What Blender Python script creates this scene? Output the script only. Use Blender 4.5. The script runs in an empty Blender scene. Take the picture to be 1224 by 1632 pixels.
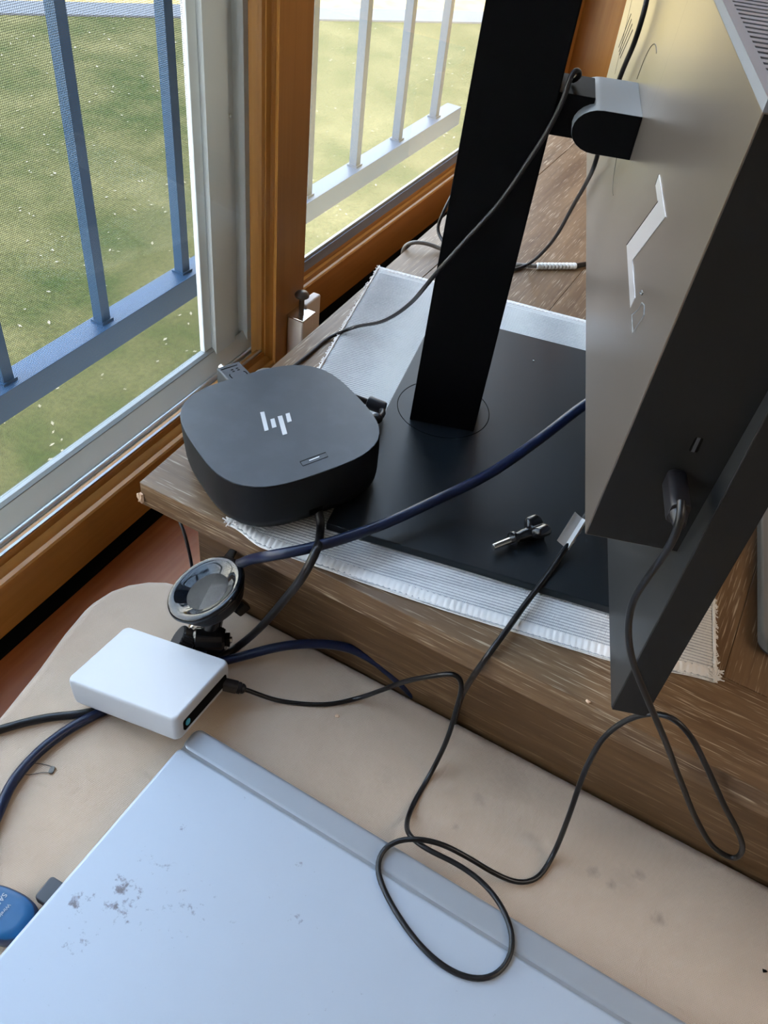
import bpy, bmesh, math, random
from mathutils import Vector, Matrix
from mathutils.geometry import tessellate_polygon
random.seed(7)
S = bpy.context.scene
COL = S.collection
PI = math.pi

# ------------------------------------------------------------------ camera, sky, sun, exposure
cd = bpy.data.cameras.new('camera')
cam = bpy.data.objects.new('camera', cd); COL.objects.link(cam); S.camera = cam
cd.sensor_fit = 'VERTICAL'; cd.sensor_height = 24.0; cd.lens = 24.0 * 1346.3 / 1632
cd.clip_start = 0.02; cd.clip_end = 200
RX, DN, FW = (0.8717, 0.4795, 0.1012), (0.4009, -0.5790, -0.7099), (-0.2817, 0.6594, -0.6970)
cam.matrix_world = Matrix(((RX[0], -DN[0], -FW[0], 0.3441), (RX[1], -DN[1], -FW[1], -0.3394), (RX[2], -DN[2], -FW[2], 0.4400), (0, 0, 0, 1)))

w = bpy.data.worlds.new('sky'); S.world = w; w.use_nodes = True
nt = w.node_tree; N = nt.nodes; K = nt.links
bg = N['Background']
tc = N.new('ShaderNodeTexCoord'); sx = N.new('ShaderNodeSeparateXYZ'); K.new(tc.outputs['Generated'], sx.inputs[0])
rp = N.new('ShaderNodeValToRGB'); K.new(sx.outputs['Z'], rp.inputs[0])
rp.color_ramp.elements[0].position = 0.0; rp.color_ramp.elements[0].color = (1.0, 0.93, 0.84, 1)
rp.color_ramp.elements[1].position = 0.75; rp.color_ramp.elements[1].color = (0.50, 0.68, 1.0, 1)
K.new(rp.outputs[0], bg.inputs['Color']); bg.inputs['Strength'].default_value = 6.3

sd = bpy.data.lights.new('sun', 'SUN'); sun = bpy.data.objects.new('sun', sd); COL.objects.link(sun)
sd.energy = 3.0; sd.angle = math.radians(6); sd.color = (1.0, 0.90, 0.72)
sun.rotation_euler = (math.radians(38), math.radians(20), 0)      # high behind the house: lights the lawn, not the room

def fill_lamp(name, loc, rot, sx_, sy_, e, c):
    l = bpy.data.lights.new(name, 'AREA'); o = bpy.data.objects.new(name, l); COL.objects.link(o)
    l.shape = 'RECTANGLE'; l.size = sx_; l.size_y = sy_; l.energy = e; l.color = c
    o.location = loc; o.rotation_euler = rot; return o

fill_lamp('added_fill_light', (2.1, 0.35, 1.70), (0, 0, 0), 1.2, 1.2, 17.0, (1.0, 0.88, 0.76))  # unseen warm fill lamp, added to lift the bench and table

S.view_settings.view_transform = 'Standard'; S.view_settings.look = 'None'
S.view_settings.gamma = 1; S.view_settings.use_curve_mapping = False
S.view_settings.exposure = 0.75

# ------------------------------------------------------------------ materials
def mat(name, col, rough=0.5, metal=0.0, spec=0.5, bump=None, mix=None, coat=0.0, sheen=0.0):
    """bump=(scale, strength, distance); mix=(scale, colour2, lo, hi[, stretch xyz])"""
    m = bpy.data.materials.new(name); m.use_nodes = True
    n = m.node_tree.nodes; k = m.node_tree.links; b = n['Principled BSDF']
    b.inputs['Base Color'].default_value = (*col, 1); b.inputs['Roughness'].default_value = rough
    b.inputs['Metallic'].default_value = metal; b.inputs['Specular IOR Level'].default_value = spec
    b.inputs['Coat Weight'].default_value = coat; b.inputs['Sheen Weight'].default_value = sheen
    if bump or mix:
        t = n.new('ShaderNodeTexCoord')
    if mix:
        mp = n.new('ShaderNodeMapping'); k.new(t.outputs['Object'], mp.inputs[0])
        if len(mix) > 4: mp.inputs['Scale'].default_value = mix[4]
        z = n.new('ShaderNodeTexNoise'); z.inputs['Scale'].default_value = mix[0]; z.inputs['Detail'].default_value = 6
        k.new(mp.outputs[0], z.inputs[0])
        r = n.new('ShaderNodeValToRGB'); r.color_ramp.elements[0].position = mix[2]; r.color_ramp.elements[1].position = mix[3]
        r.color_ramp.elements[0].color = (*col, 1); r.color_ramp.elements[1].color = (*mix[1], 1)
        k.new(z.outputs['Fac'], r.inputs[0]); k.new(r.outputs[0], b.inputs['Base Color'])
    if bump:
        z2 = n.new('ShaderNodeTexNoise'); z2.inputs['Scale'].default_value = bump[0]; z2.inputs['Detail'].default_value = 3
        k.new(t.outputs['Object'], z2.inputs[0])
        bp = n.new('ShaderNodeBump'); bp.inputs['Strength'].default_value = bump[1]; bp.inputs['Distance'].default_value = bump[2]
        k.new(z2.outputs['Fac'], bp.inputs['Height']); k.new(bp.outputs[0], b.inputs['Normal'])
    return m

def wood(name, dark, light, axis, pores=None, rough=0.5, scale=1.0, seed=0.0, spec=0.4):
    """grain runs along axis (0=x, 1=y, 2=z) in object space"""
    m = bpy.data.materials.new(name); m.use_nodes = True
    n = m.node_tree.nodes; k = m.node_tree.links; b = n['Principled BSDF']
    b.inputs['Roughness'].default_value = rough; b.inputs['Specular IOR Level'].default_value = spec
    t = n.new('ShaderNodeTexCoord')
    def noise(sc, st, det=5, off=0.0):
        mp = n.new('ShaderNodeMapping'); s = [sc, sc, sc]; s[axis] = sc / st
        mp.inputs['Scale'].default_value = s; mp.inputs['Location'].default_value = (seed + off, seed * 1.7 + off, seed * 0.6)
        k.new(t.outputs['Object'], mp.inputs[0])
        z = n.new('ShaderNodeTexNoise'); z.inputs['Scale'].default_value = 1; z.inputs['Detail'].default_value = det
        k.new(mp.outputs[0], z.inputs[0]); return z
    a = noise(40 * scale, 9); f = noise(260 * scale, 30, 3, 5)
    mx = n.new('ShaderNodeMath'); mx.operation = 'MULTIPLY_ADD'; mx.inputs[1].default_value = 0.45
    k.new(f.outputs['Fac'], mx.inputs[0]); 
    m2 = n.new('ShaderNodeMath'); m2.operation = 'MULTIPLY'; m2.inputs[1].default_value = 0.6; k.new(a.outputs['Fac'], m2.inputs[0])
    k.new(m2.outputs[0], mx.inputs[2])
    r = n.new('ShaderNodeValToRGB'); r.color_ramp.elements[0].position = 0.36; r.color_ramp.elements[1].position = 0.68
    r.color_ramp.elements[0].color = (*dark, 1); r.color_ramp.elements[1].color = (*light, 1)
    k.new(mx.outputs[0], r.inputs[0]); out = r.outputs[0]
    if pores:
        p = noise(900 * scale, 24, 2, 11); q = noise(22, 3, 2, 3)
        pr = n.new('ShaderNodeMath'); pr.operation = 'MULTIPLY_ADD'; pr.inputs[1].default_value = 0.22
        k.new(q.outputs['Fac'], pr.inputs[0]); k.new(p.outputs['Fac'], pr.inputs[2])
        rr = n.new('ShaderNodeMapRange'); rr.inputs['From Min'].default_value = 0.700; rr.inputs['From Max'].default_value = 0.86
        rr.inputs['To Max'].default_value = 0.75; k.new(pr.outputs[0], rr.inputs[0])
        mm = n.new('ShaderNodeMix'); mm.data_type = 'RGBA'; k.new(rr.outputs[0], mm.inputs[0]); k.new(out, mm.inputs[6])
        mm.inputs[7].default_value = (*pores, 1); out = mm.outputs[2]
    k.new(out, b.inputs['Base Color'])
    bp = n.new('ShaderNodeBump'); bp.inputs['Strength'].default_value = 0.25; bp.inputs['Distance'].default_value = 0.0006
    k.new(f.outputs['Fac'], bp.inputs['Height']); k.new(bp.outputs[0], b.inputs['Normal'])
    return m

OAK_D, OAK_L, PORE = (0.092, 0.049, 0.023), (0.190, 0.115, 0.060), (0.55, 0.45, 0.33)
M = {}
for i in range(4):
    M['oak_y%d' % i] = wood('oak_y%d' % i, OAK_D, OAK_L, 1, PORE, 0.42, seed=i * 3.1)
M['oak_x'] = wood('oak_x', OAK_D, OAK_L, 0, PORE, 0.42, seed=8)
M['oak_x2'] = wood('oak_x2', (0.085, 0.055, 0.038), (0.17, 0.12, 0.085), 0, PORE, 0.42, seed=2)
M['oak_apron'] = wood('oak_apron', (0.066, 0.032, 0.012), (0.125, 0.066, 0.027), 0, (0.24, 0.16, 0.09), 0.5, scale=0.8, seed=5)
M['oak_z'] = wood('oak_z', OAK_D, OAK_L, 2, PORE, 0.5, seed=9)
PIN_D, PIN_L = (0.285, 0.115, 0.020), (0.375, 0.165, 0.036)
M['pine_y'] = wood('pine_y', PIN_D, PIN_L, 1, None, 0.32, 0.7, 1)
M['pine_z'] = wood('pine_z', PIN_D, PIN_L, 2, None, 0.32, 0.7, 2)
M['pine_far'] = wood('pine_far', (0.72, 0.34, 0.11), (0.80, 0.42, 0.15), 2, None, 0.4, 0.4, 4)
M['sill_wood'] = wood('sill_wood', (0.28, 0.075, 0.018), (0.42, 0.15, 0.05), 1, None, 0.4, 0.6, 3)
M['black'] = mat('black_plastic', (0.012, 0.013, 0.016), 0.42, spec=0.4, bump=(2500, 0.08, 0.0002))
M['blackgloss'] = mat('black_gloss', (0.008, 0.008, 0.009), 0.14)
M['cup'] = mat('cup_rubber', (0.004, 0.006, 0.009), 0.06, spec=0.45)
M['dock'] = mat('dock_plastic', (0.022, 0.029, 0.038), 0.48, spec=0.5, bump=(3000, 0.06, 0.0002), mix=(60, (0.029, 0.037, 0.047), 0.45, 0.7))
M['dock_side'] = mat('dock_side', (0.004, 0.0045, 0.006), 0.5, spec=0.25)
M['base'] = mat('stand_base', (0.006, 0.009, 0.012), 0.40, spec=0.32, bump=(2600, 0.12, 0.0002))
M['pole'] = mat('pole_black', (0.0018, 0.002, 0.0028), 0.6, spec=0.08)
M['monitor'] = mat('monitor_grey', (0.165, 0.136, 0.112), 0.28, metal=0.5, spec=0.6, bump=(3500, 0.10, 0.0002))
M['monitor_d'] = mat('monitor_dark', (0.011, 0.011, 0.011), 0.5, spec=0.2, bump=(3500, 0.10, 0.0002))
M['panel'] = mat('panel_grey', (0.020, 0.020, 0.020), 0.42, spec=0.4, bump=(3500, 0.1, 0.0002))
M['grille'] = mat('grille_grey', (0.16, 0.17, 0.19), 0.5)
M['hinge'] = mat('hinge_grey', (0.16, 0.17, 0.18), 0.5, bump=(3000, 0.1, 0.0002))
M['void'] = mat('void_black', (0.003, 0.003, 0.003), 0.8, spec=0.1)
M['silver'] = mat('silver_logo', (0.72, 0.74, 0.76), 0.28, metal=0.6)
M['mirror'] = mat('mirror_logo', (0.80, 0.79, 0.82), 0.28, metal=0.7)
M['cable'] = mat('cable_black', (0.008, 0.008, 0.009), 0.33, spec=0.35)
M['cable_soft'] = mat('cable_soft', (0.013, 0.012, 0.014), 0.38, spec=0.35)
M['cable_blue'] = mat('cable_blue', (0.004, 0.009, 0.032), 0.34, spec=0.35)
M['cable_grey'] = mat('cable_grey', (0.20, 0.18, 0.16), 0.45)
M['white'] = mat('white_plastic', (0.46, 0.47, 0.49), 0.38, spec=0.5)
M['tag'] = mat('tag_white', (0.78, 0.77, 0.75), 0.45)
M['teal'] = mat('teal_led', (0.01, 0.30, 0.42), 0.3)
M['groove'] = mat('groove_grey', (0.20, 0.21, 0.225), 0.5)
M['steel'] = mat('steel', (0.62, 0.60, 0.57), 0.25, metal=1.0)
M['bronze'] = mat('bronze', (0.10, 0.085, 0.07), 0.4, metal=0.5)
M['laptop'] = mat('laptop_lid', (0.62, 0.66, 0.70), 0.36, metal=0.15, spec=0.5)
M['laptop_strip'] = mat('laptop_strip', (0.30, 0.32, 0.345), 0.35, metal=0.2)
M['laptop_side'] = mat('laptop_side', (0.55, 0.58, 0.62), 0.4, metal=0.3)
M['slate'] = mat('slate', (0.05, 0.053, 0.06), 0.5)
M['vinyl'] = mat('vinyl', (0.33, 0.345, 0.335), 0.5, mix=(14, (0.38, 0.39, 0.38), 0.4, 0.7))
M['vinyl_d'] = mat('vinyl_sill', (0.60, 0.60, 0.55), 0.5)  # paler vinyl of the outer sill
M['post'] = mat('post_white', (0.86, 0.90, 0.92), 0.45)
M['alu'] = mat('alu', (0.55, 0.56, 0.57), 0.3, metal=0.9)
M['gasket'] = mat('gasket', (0.06, 0.065, 0.07), 0.5)
M['gasket_b'] = mat('gasket_blue', (0.16, 0.18, 0.23), 0.45)
M['rail'] = mat('rail_blue', (0.017, 0.062, 0.130), 0.45, bump=(400, 0.2, 0.0005))
M['latch'] = mat('latch_white', (0.72, 0.66, 0.60), 0.45)
M['plaster'] = mat('plaster', (0.62, 0.58, 0.52), 0.9)
M['ceil'] = mat('ceiling_paint', (0.75, 0.74, 0.72), 0.9)
M['floor'] = wood('floor_wood', (0.20, 0.10, 0.05), (0.32, 0.18, 0.09), 1, None, 0.4, 0.3, 6)
M['fringe'] = mat('fringe', (0.78, 0.74, 0.70), 0.9)
M['crumb'] = mat('crumb', (0.62, 0.42, 0.28), 0.8)
M['blue_plastic'] = mat('blue_plastic', (0.005, 0.075, 0.20), 0.3)
M['navy'] = mat('navy_plastic', (0.02, 0.03, 0.07), 0.35)

def fabric():
    m = bpy.data.materials.new('beige_fabric'); m.use_nodes = True
    n = m.node_tree.nodes; k = m.node_tree.links; b = n['Principled BSDF']
    b.inputs['Roughness'].default_value = 0.92; b.inputs['Specular IOR Level'].default_value = 0.15; b.inputs['Sheen Weight'].default_value = 0.15
    t = n.new('ShaderNodeTexCoord')
    z = n.new('ShaderNodeTexNoise'); z.inputs['Scale'].default_value = 9; z.inputs['Detail'].default_value = 5; k.new(t.outputs['Object'], z.inputs[0])
    r = n.new('ShaderNodeValToRGB'); r.color_ramp.elements[0].position = 0.3; r.color_ramp.elements[1].position = 0.7
    r.color_ramp.elements[0].color = (0.46, 0.345, 0.255, 1); r.color_ramp.elements[1].color = (0.53, 0.41, 0.31, 1); k.new(z.outputs['Fac'], r.inputs[0])
    # small stains of its own
    prev = r.outputs[0]
    for (x, y, rad, s) in ((0.316, -0.028, .006, .35), (0.404, -0.034, .005, .5), (0.418, -0.036, .004, .55), (0.433, -0.019, .005, .5), (0.453, -0.041, .006, .5), (0.425, -0.028, .012, .18), (0.253, -0.047, .012, .12), (0.33, 0.0, .02, .2), (0.31, -.055, .003, .5)):
        d = n.new('ShaderNodeVectorMath'); d.operation = 'DISTANCE'; k.new(t.outputs['Object'], d.inputs[0]); d.inputs[1].default_value = (x, y, -0.12)
        zz = n.new('ShaderNodeTexNoise'); zz.inputs['Scale'].default_value = 260; k.new(t.outputs['Object'], zz.inputs[0])
        ad = n.new('ShaderNodeMath'); ad.operation = 'MULTIPLY_ADD'; ad.inputs[1].default_value = rad * 1.4; k.new(zz.outputs['Fac'], ad.inputs[0]); k.new(d.outputs['Value'], ad.inputs[2])
        mr = n.new('ShaderNodeMapRange'); mr.inputs['From Min'].default_value = rad * 0.6; mr.inputs['From Max'].default_value = rad * 1.7
        mr.inputs['To Min'].default_value = s; mr.inputs['To Max'].default_value = 0; k.new(ad.outputs[0], mr.inputs[0])
        mx = n.new('ShaderNodeMix'); mx.data_type = 'RGBA'; k.new(mr.outputs[0], mx.inputs[0]); k.new(prev, mx.inputs[6]); mx.inputs[7].default_value = (0.22, 0.17, 0.14, 1); prev = mx.outputs[2]
    k.new(prev, b.inputs['Base Color'])
    wv = []
    for ax in ('X', 'Y'):
        q = n.new('ShaderNodeTexWave'); q.wave_type = 'BANDS'; q.bands_direction = ax; q.inputs['Scale'].default_value = 300; q.inputs['Distortion'].default_value = 1.5
        q.inputs['Detail'].default_value = 1; k.new(t.outputs['Object'], q.inputs[0]); wv.append(q)
    a = n.new('ShaderNodeMath'); a.operation = 'MULTIPLY'; k.new(wv[0].outputs['Fac'], a.inputs[0]); k.new(wv[1].outputs['Fac'], a.inputs[1])
    b1 = n.new('ShaderNodeBump'); b1.inputs['Strength'].default_value = 0.55; b1.inputs['Distance'].default_value = 0.0004; k.new(a.outputs[0], b1.inputs['Height'])
    z3 = n.new('ShaderNodeTexNoise'); z3.inputs['Scale'].default_value = 130; z3.inputs['Detail'].default_value = 3; k.new(t.outputs['Object'], z3.inputs[0])
    b2 = n.new('ShaderNodeBump'); b2.inputs['Strength'].default_value = 0.6; b2.inputs['Distance'].default_value = 0.0012; k.new(z3.outputs['Fac'], b2.inputs['Height']); k.new(b1.outputs[0], b2.inputs['Normal'])
    k.new(b2.outputs[0], b.inputs['Normal']); return m
M['fabric'] = fabric()

def matcloth():
    m = bpy.data.materials.new('woven_mat'); m.use_nodes = True
    n = m.node_tree.nodes; k = m.node_tree.links; b = n['Principled BSDF']
    b.inputs['Roughness'].default_value = 0.9; b.inputs['Specular IOR Level'].default_value = 0.15
    t = n.new('ShaderNodeTexCoord')
    q = n.new('ShaderNodeTexWave'); q.wave_type = 'BANDS'; q.bands_direction = 'Y'; q.inputs['Scale'].default_value = 120.8; q.inputs['Distortion'].default_value = 0.6
    rm = n.new('ShaderNodeMapping'); rm.vector_type = 'TEXTURE'; rm.inputs['Rotation'].default_value = (0, 0, math.radians(11.9)); k.new(t.outputs['Object'], rm.inputs[0])
    k.new(rm.outputs[0], q.inputs[0])
    q2 = n.new('ShaderNodeTexNoise'); q2.inputs['Scale'].default_value = 500; k.new(t.outputs['Object'], q2.inputs[0])
    a = n.new('ShaderNodeMath'); a.operation = 'MULTIPLY_ADD'; a.inputs[1].default_value = 0.5; k.new(q2.outputs['Fac'], a.inputs[0]); k.new(q.outputs['Fac'], a.inputs[2])
    r = n.new('ShaderNodeValToRGB'); r.color_ramp.elements[0].position = 0.30; r.color_ramp.elements[1].position = 0.85
    r.color_ramp.elements[0].color = (0.36, 0.36, 0.36, 1); r.color_ramp.elements[1].color = (0.70, 0.68, 0.655, 1); k.new(a.outputs[0], r.inputs[0])
    k.new(r.outputs[0], b.inputs['Base Color'])
    x2 = n.new('ShaderNodeTexWave'); x2.bands_direction = 'X'; x2.inputs['Scale'].default_value = 260; x2.inputs['Distortion'].default_value = 1; k.new(t.outputs['Object'], x2.inputs[0])
    b1 = n.new('ShaderNodeBump'); b1.inputs['Strength'].default_value = 0.5; b1.inputs['Distance'].default_value = 0.0005; k.new(x2.outputs['Fac'], b1.inputs['Height'])
    k.new(b1.outputs[0], b.inputs['Normal']); return m
M['matcloth'] = matcloth()

def lawn():
    m = bpy.data.materials.new('lawn'); m.use_nodes = True
    n = m.node_tree.nodes; k = m.node_tree.links; b = n['Principled BSDF']; b.inputs['Roughness'].default_value = 0.9; b.inputs['Specular IOR Level'].default_value = 0.1
    t = n.new('ShaderNodeTexCoord')
    z = n.new('ShaderNodeTexNoise'); z.inputs['Scale'].default_value = 0.8; z.inputs['Detail'].default_value = 8; z.inputs['Roughness'].default_value = 0.7; k.new(t.outputs['Object'], z.inputs[0])
    r = n.new('ShaderNodeValToRGB'); cr = r.color_ramp
    cr.elements[0].position = 0.32; cr.elements[0].color = (0.034, 0.044, 0.010, 1); cr.elements[1].position = 0.78; cr.elements[1].color = (0.135, 0.110, 0.045, 1)
    e = cr.elements.new(0.5); e.color = (0.072, 0.066, 0.022, 1); k.new(z.outputs['Fac'], r.inputs[0])
    f = n.new('ShaderNodeTexNoise'); f.inputs['Scale'].default_value = 22; f.inputs['Detail'].default_value = 4; k.new(t.outputs['Object'], f.inputs[0])
    fr = n.new('ShaderNodeMapRange'); fr.inputs['From Min'].default_value = 0.3; fr.inputs['From Max'].default_value = 0.7; fr.inputs['To Min'].default_value = 0.75; fr.inputs['To Max'].default_value = 1.25; k.new(f.outputs['Fac'], fr.inputs[0])
    mx = n.new('ShaderNodeMix'); mx.data_type = 'RGBA'; mx.blend_type = 'MULTIPLY'; mx.inputs[0].default_value = 1; k.new(r.outputs[0], mx.inputs[6]); k.new(fr.outputs[0], mx.inputs[7])
    k.new(mx.outputs[2], b.inputs['Base Color'])
    bp = n.new('ShaderNodeBump'); bp.inputs['Distance'].default_value = 0.04; k.new(f.outputs['Fac'], bp.inputs['Height']); k.new(bp.outputs[0], b.inputs['Normal'])
    return m
M['lawn'] = lawn()
M['path'] = mat('path_concrete', (0.075, 0.075, 0.082), 0.9)
M['yellow_leaves'] = mat('yellow_leaves', (0.36, 0.22, 0.05), 0.9, mix=(3, (0.38, 0.26, 0.09), 0.4, 0.7))
M['leaf'] = mat('leaf_litter', (0.24, 0.20, 0.13), 0.8)

def glass(name, gloss, haze=None, haze_col=(1, 1, 1)):
    m = bpy.data.materials.new(name); m.use_nodes = True
    n = m.node_tree.nodes; k = m.node_tree.links; n.remove(n['Principled BSDF']); o = n['Material Output']
    tr = n.new('ShaderNodeBsdfTransparent'); tr.inputs[0].default_value = (0.93, 0.96, 0.95, 1)
    gl = n.new('ShaderNodeBsdfGlossy'); gl.inputs['Roughness'].default_value = 0.02
    lw = n.new('ShaderNodeLayerWeight'); lw.inputs['Blend'].default_value = 0.5      # real panes: reflection rises towards grazing view
    pw = n.new('ShaderNodeMath'); pw.operation = 'POWER'; pw.inputs[1].default_value = 4.5; k.new(lw.outputs['Facing'], pw.inputs[0])
    fr = n.new('ShaderNodeMath'); fr.operation = 'MULTIPLY_ADD'; fr.inputs[1].default_value = gloss; fr.inputs[2].default_value = 0.02; k.new(pw.outputs[0], fr.inputs[0])
    m1 = n.new('ShaderNodeMixShader'); k.new(fr.outputs[0], m1.inputs[0]); k.new(tr.outputs[0], m1.inputs[1]); k.new(gl.outputs[0], m1.inputs[2])
    out = m1.outputs[0]
    if haze:
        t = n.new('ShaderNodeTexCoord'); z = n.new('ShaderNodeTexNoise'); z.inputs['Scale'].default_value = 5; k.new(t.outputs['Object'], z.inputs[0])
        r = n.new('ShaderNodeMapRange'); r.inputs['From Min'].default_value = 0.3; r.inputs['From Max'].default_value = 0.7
        r.inputs['To Min'].default_value = haze * 0.8; r.inputs['To Max'].default_value = haze * 1.2; k.new(z.outputs['Fac'], r.inputs[0])
        d = n.new('ShaderNodeBsdfTranslucent'); d.inputs[0].default_value = (*haze_col, 1)
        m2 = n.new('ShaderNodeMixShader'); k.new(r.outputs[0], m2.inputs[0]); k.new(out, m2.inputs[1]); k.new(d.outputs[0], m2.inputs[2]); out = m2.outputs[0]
    k.new(out, o.inputs[0]); return m
M['glass'] = glass('window_glass', 0.5)
M['glass_haze_tint'] = glass('haze_tinted_glass', 0.5, 0.042, (1.0, 0.80, 0.46))  # warm translucent tint paints a reflected haze onto the right pane

def mesh_screen():
    m = bpy.data.materials.new('insect_mesh'); m.use_nodes = True
    n = m.node_tree.nodes; k = m.node_tree.links; b = n['Principled BSDF']
    b.inputs['Base Color'].default_value = (0.055, 0.06, 0.065, 1); b.inputs['Roughness'].default_value = 0.6
    t = n.new('ShaderNodeTexCoord'); s = n.new('ShaderNodeSeparateXYZ'); k.new(t.outputs['Object'], s.inputs[0])
    outs = []
    for ax in ('Y', 'Z'):
        a = n.new('ShaderNodeMath'); a.operation = 'MULTIPLY'; a.inputs[1].default_value = 1 / 0.0015; k.new(s.outputs[ax], a.inputs[0])
        f = n.new('ShaderNodeMath'); f.operation = 'FRACT'; k.new(a.outputs[0], f.inputs[0])
        l = n.new('ShaderNodeMath'); l.operation = 'LESS_THAN'; l.inputs[1].default_value = 0.15; k.new(f.outputs[0], l.inputs[0]); outs.append(l)
    x = n.new('ShaderNodeMath'); x.operation = 'MAXIMUM'; k.new(outs[0].outputs[0], x.inputs[0]); k.new(outs[1].outputs[0], x.inputs[1])
    k.new(x.outputs[0], b.inputs['Alpha']); return m
M['screen_mesh'] = mesh_screen()


# ------------------------------------------------------------------ helpers
def link(name, bm, m, parent=None, smooth=True, angle=35):
    me = bpy.data.meshes.new(name); bm.normal_update(); bm.to_mesh(me); bm.free()
    if smooth:
        me.polygons.foreach_set('use_smooth', [True] * len(me.polygons))
        me.set_sharp_from_angle(angle=math.radians(angle))
    for x in (m if isinstance(m, (list, tuple)) else [m]): me.materials.append(M[x] if isinstance(x, str) else x)
    o = bpy.data.objects.new(name, me); COL.objects.link(o)
    if smooth and len(me.polygons) < 3000:
        w_ = o.modifiers.new('normals', 'WEIGHTED_NORMAL'); w_.keep_sharp = True; w_.weight = 100
    if parent: attach(o, parent)
    return o
def attach(o, parent):
    o.parent = parent
    bpy_mw = parent_world(parent)
    o.matrix_parent_inverse = bpy_mw.inverted()
def parent_world(p):
    mw = p.matrix_basis.copy()
    if p.parent: mw = parent_world(p.parent) @ p.matrix_parent_inverse @ mw
    return mw
def thing(name, label, cat, loc, group=None):
    o = bpy.data.objects.new(name, None); COL.objects.link(o); o.location = loc; o.empty_display_size = 0.02
    return tag(o, label, cat, group)
def tag(o, label, cat, group=None):
    o['label'] = label; o['category'] = cat
    if group: o['group'] = group
    return o
def struct(o): o['kind'] = 'structure'; return o

def bx(bm, x0, y0, z0, x1, y1, z1, mtx=None):
    vs = [bm.verts.new((x, y, z)) for x in (x0, x1) for y in (y0, y1) for z in (z0, z1)]
    for f in ((0, 1, 3, 2), (4, 6, 7, 5), (0, 4, 5, 1), (2, 3, 7, 6), (0, 2, 6, 4), (1, 5, 7, 3)): bm.faces.new([vs[i] for i in f])
    if mtx: bmesh.ops.transform(bm, matrix=mtx, verts=vs)
    return vs
def bevel(bm, w, seg=2, ang=30):
    e = [x for x in bm.edges if len(x.link_faces) == 2 and x.calc_face_angle(0) > math.radians(ang)]
    if w > 0: bmesh.ops.bevel(bm, geom=e, offset=w, segments=seg, affect='EDGES', profile=0.5, clamp_overlap=True)
def box(name, a, b, m, parent=None, bev=0.0, seg=2, mtx=None):
    bm = bmesh.new(); bx(bm, *a, *b); bmesh.ops.recalc_face_normals(bm, faces=bm.faces[:]); bevel(bm, bev, seg)
    if mtx: bmesh.ops.transform(bm, matrix=mtx, verts=bm.verts[:])
    return link(name, bm, m, parent)
def prism(bm, poly, z0, z1, mtx=None):
    """closed prism from a 2D polygon"""
    n = len(poly); lo = [bm.verts.new((x, y, z0)) for x, y in poly]; hi = [bm.verts.new((x, y, z1)) for x, y in poly]
    for i in range(n): bm.faces.new((lo[i], lo[(i + 1) % n], hi[(i + 1) % n], hi[i]))
    if n <= 4 or True:
        bm.faces.new(hi); bm.faces.new(lo[::-1])
    if mtx: bmesh.ops.transform(bm, matrix=mtx, verts=lo + hi)
    return lo + hi
def prism_obj(name, poly, z0, z1, m, parent=None, bev=0, seg=2, mtx=None, ang=30):
    bm = bmesh.new(); prism(bm, poly, z0, z1); bmesh.ops.recalc_face_normals(bm, faces=bm.faces[:]); bevel(bm, bev, seg, ang)
    if mtx: bmesh.ops.transform(bm, matrix=mtx, verts=bm.verts[:])
    return link(name, bm, m, parent)
def rrect(w, h, r, n=6, cx=0, cy=0):
    p = []
    for sx_, sy_, a0 in ((1, 1, 0), (-1, 1, 90), (-1, -1, 180), (1, -1, 270)):
        for i in range(n + 1):
            a = math.radians(a0 + 90 * i / n); p.append((cx + sx_ * (w / 2 - r) + r * math.cos(a), cy + sy_ * (h / 2 - r) + r * math.sin(a)))
    return p
def loft(bm, poly, levels, mtx=None):
    """levels: (scale_or_inset, z); poly scaled about origin"""
    rings = []
    for s, z in levels: rings.append([bm.verts.new((x * s, y * s, z)) for x, y in poly])
    n = len(poly)
    for a, b in zip(rings, rings[1:]):
        for i in range(n): bm.faces.new((a[i], a[(i + 1) % n], b[(i + 1) % n], b[i]))
    bm.faces.new(rings[-1]); bm.faces.new(rings[0][::-1])
    if mtx: bmesh.ops.transform(bm, matrix=mtx, verts=bm.verts[:])
def lathe(bm, prof, n=32, mtx=None):
    """profile of (r, z) revolved about z"""
    rings = []
    for r, z in prof:
        if r < 1e-6: rings.append([bm.verts.new((0, 0, z))])
        else: rings.append([bm.verts.new((r * math.cos(2 * PI * i / n), r * math.sin(2 * PI * i / n), z)) for i in range(n)])
    vs = [v for r in rings for v in r]
    for a, b in zip(rings, rings[1:]):
        for i in range(n):
            j = (i + 1) % n
            if len(a) == 1 and len(b) == 1: continue
            if len(a) == 1: bm.faces.new((a[0], b[j], b[i]))
            elif len(b) == 1: bm.faces.new((a[i], a[j], b[0]))
            else: bm.faces.new((a[i], a[j], b[j], b[i]))
    if len(rings[0]) > 1: bm.faces.new(rings[0][::-1])
    if len(rings[-1]) > 1: bm.faces.new(rings[-1])
    if mtx: bmesh.ops.transform(bm, matrix=mtx, verts=vs)
    return vs
def lathe_obj(name, prof, m, parent=None, n=32, mtx=None, angle=35):
    bm = bmesh.new(); lathe(bm, prof, n, mtx); bmesh.ops.recalc_face_normals(bm, faces=bm.faces[:]); return link(name, bm, m, parent, angle=angle)
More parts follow.
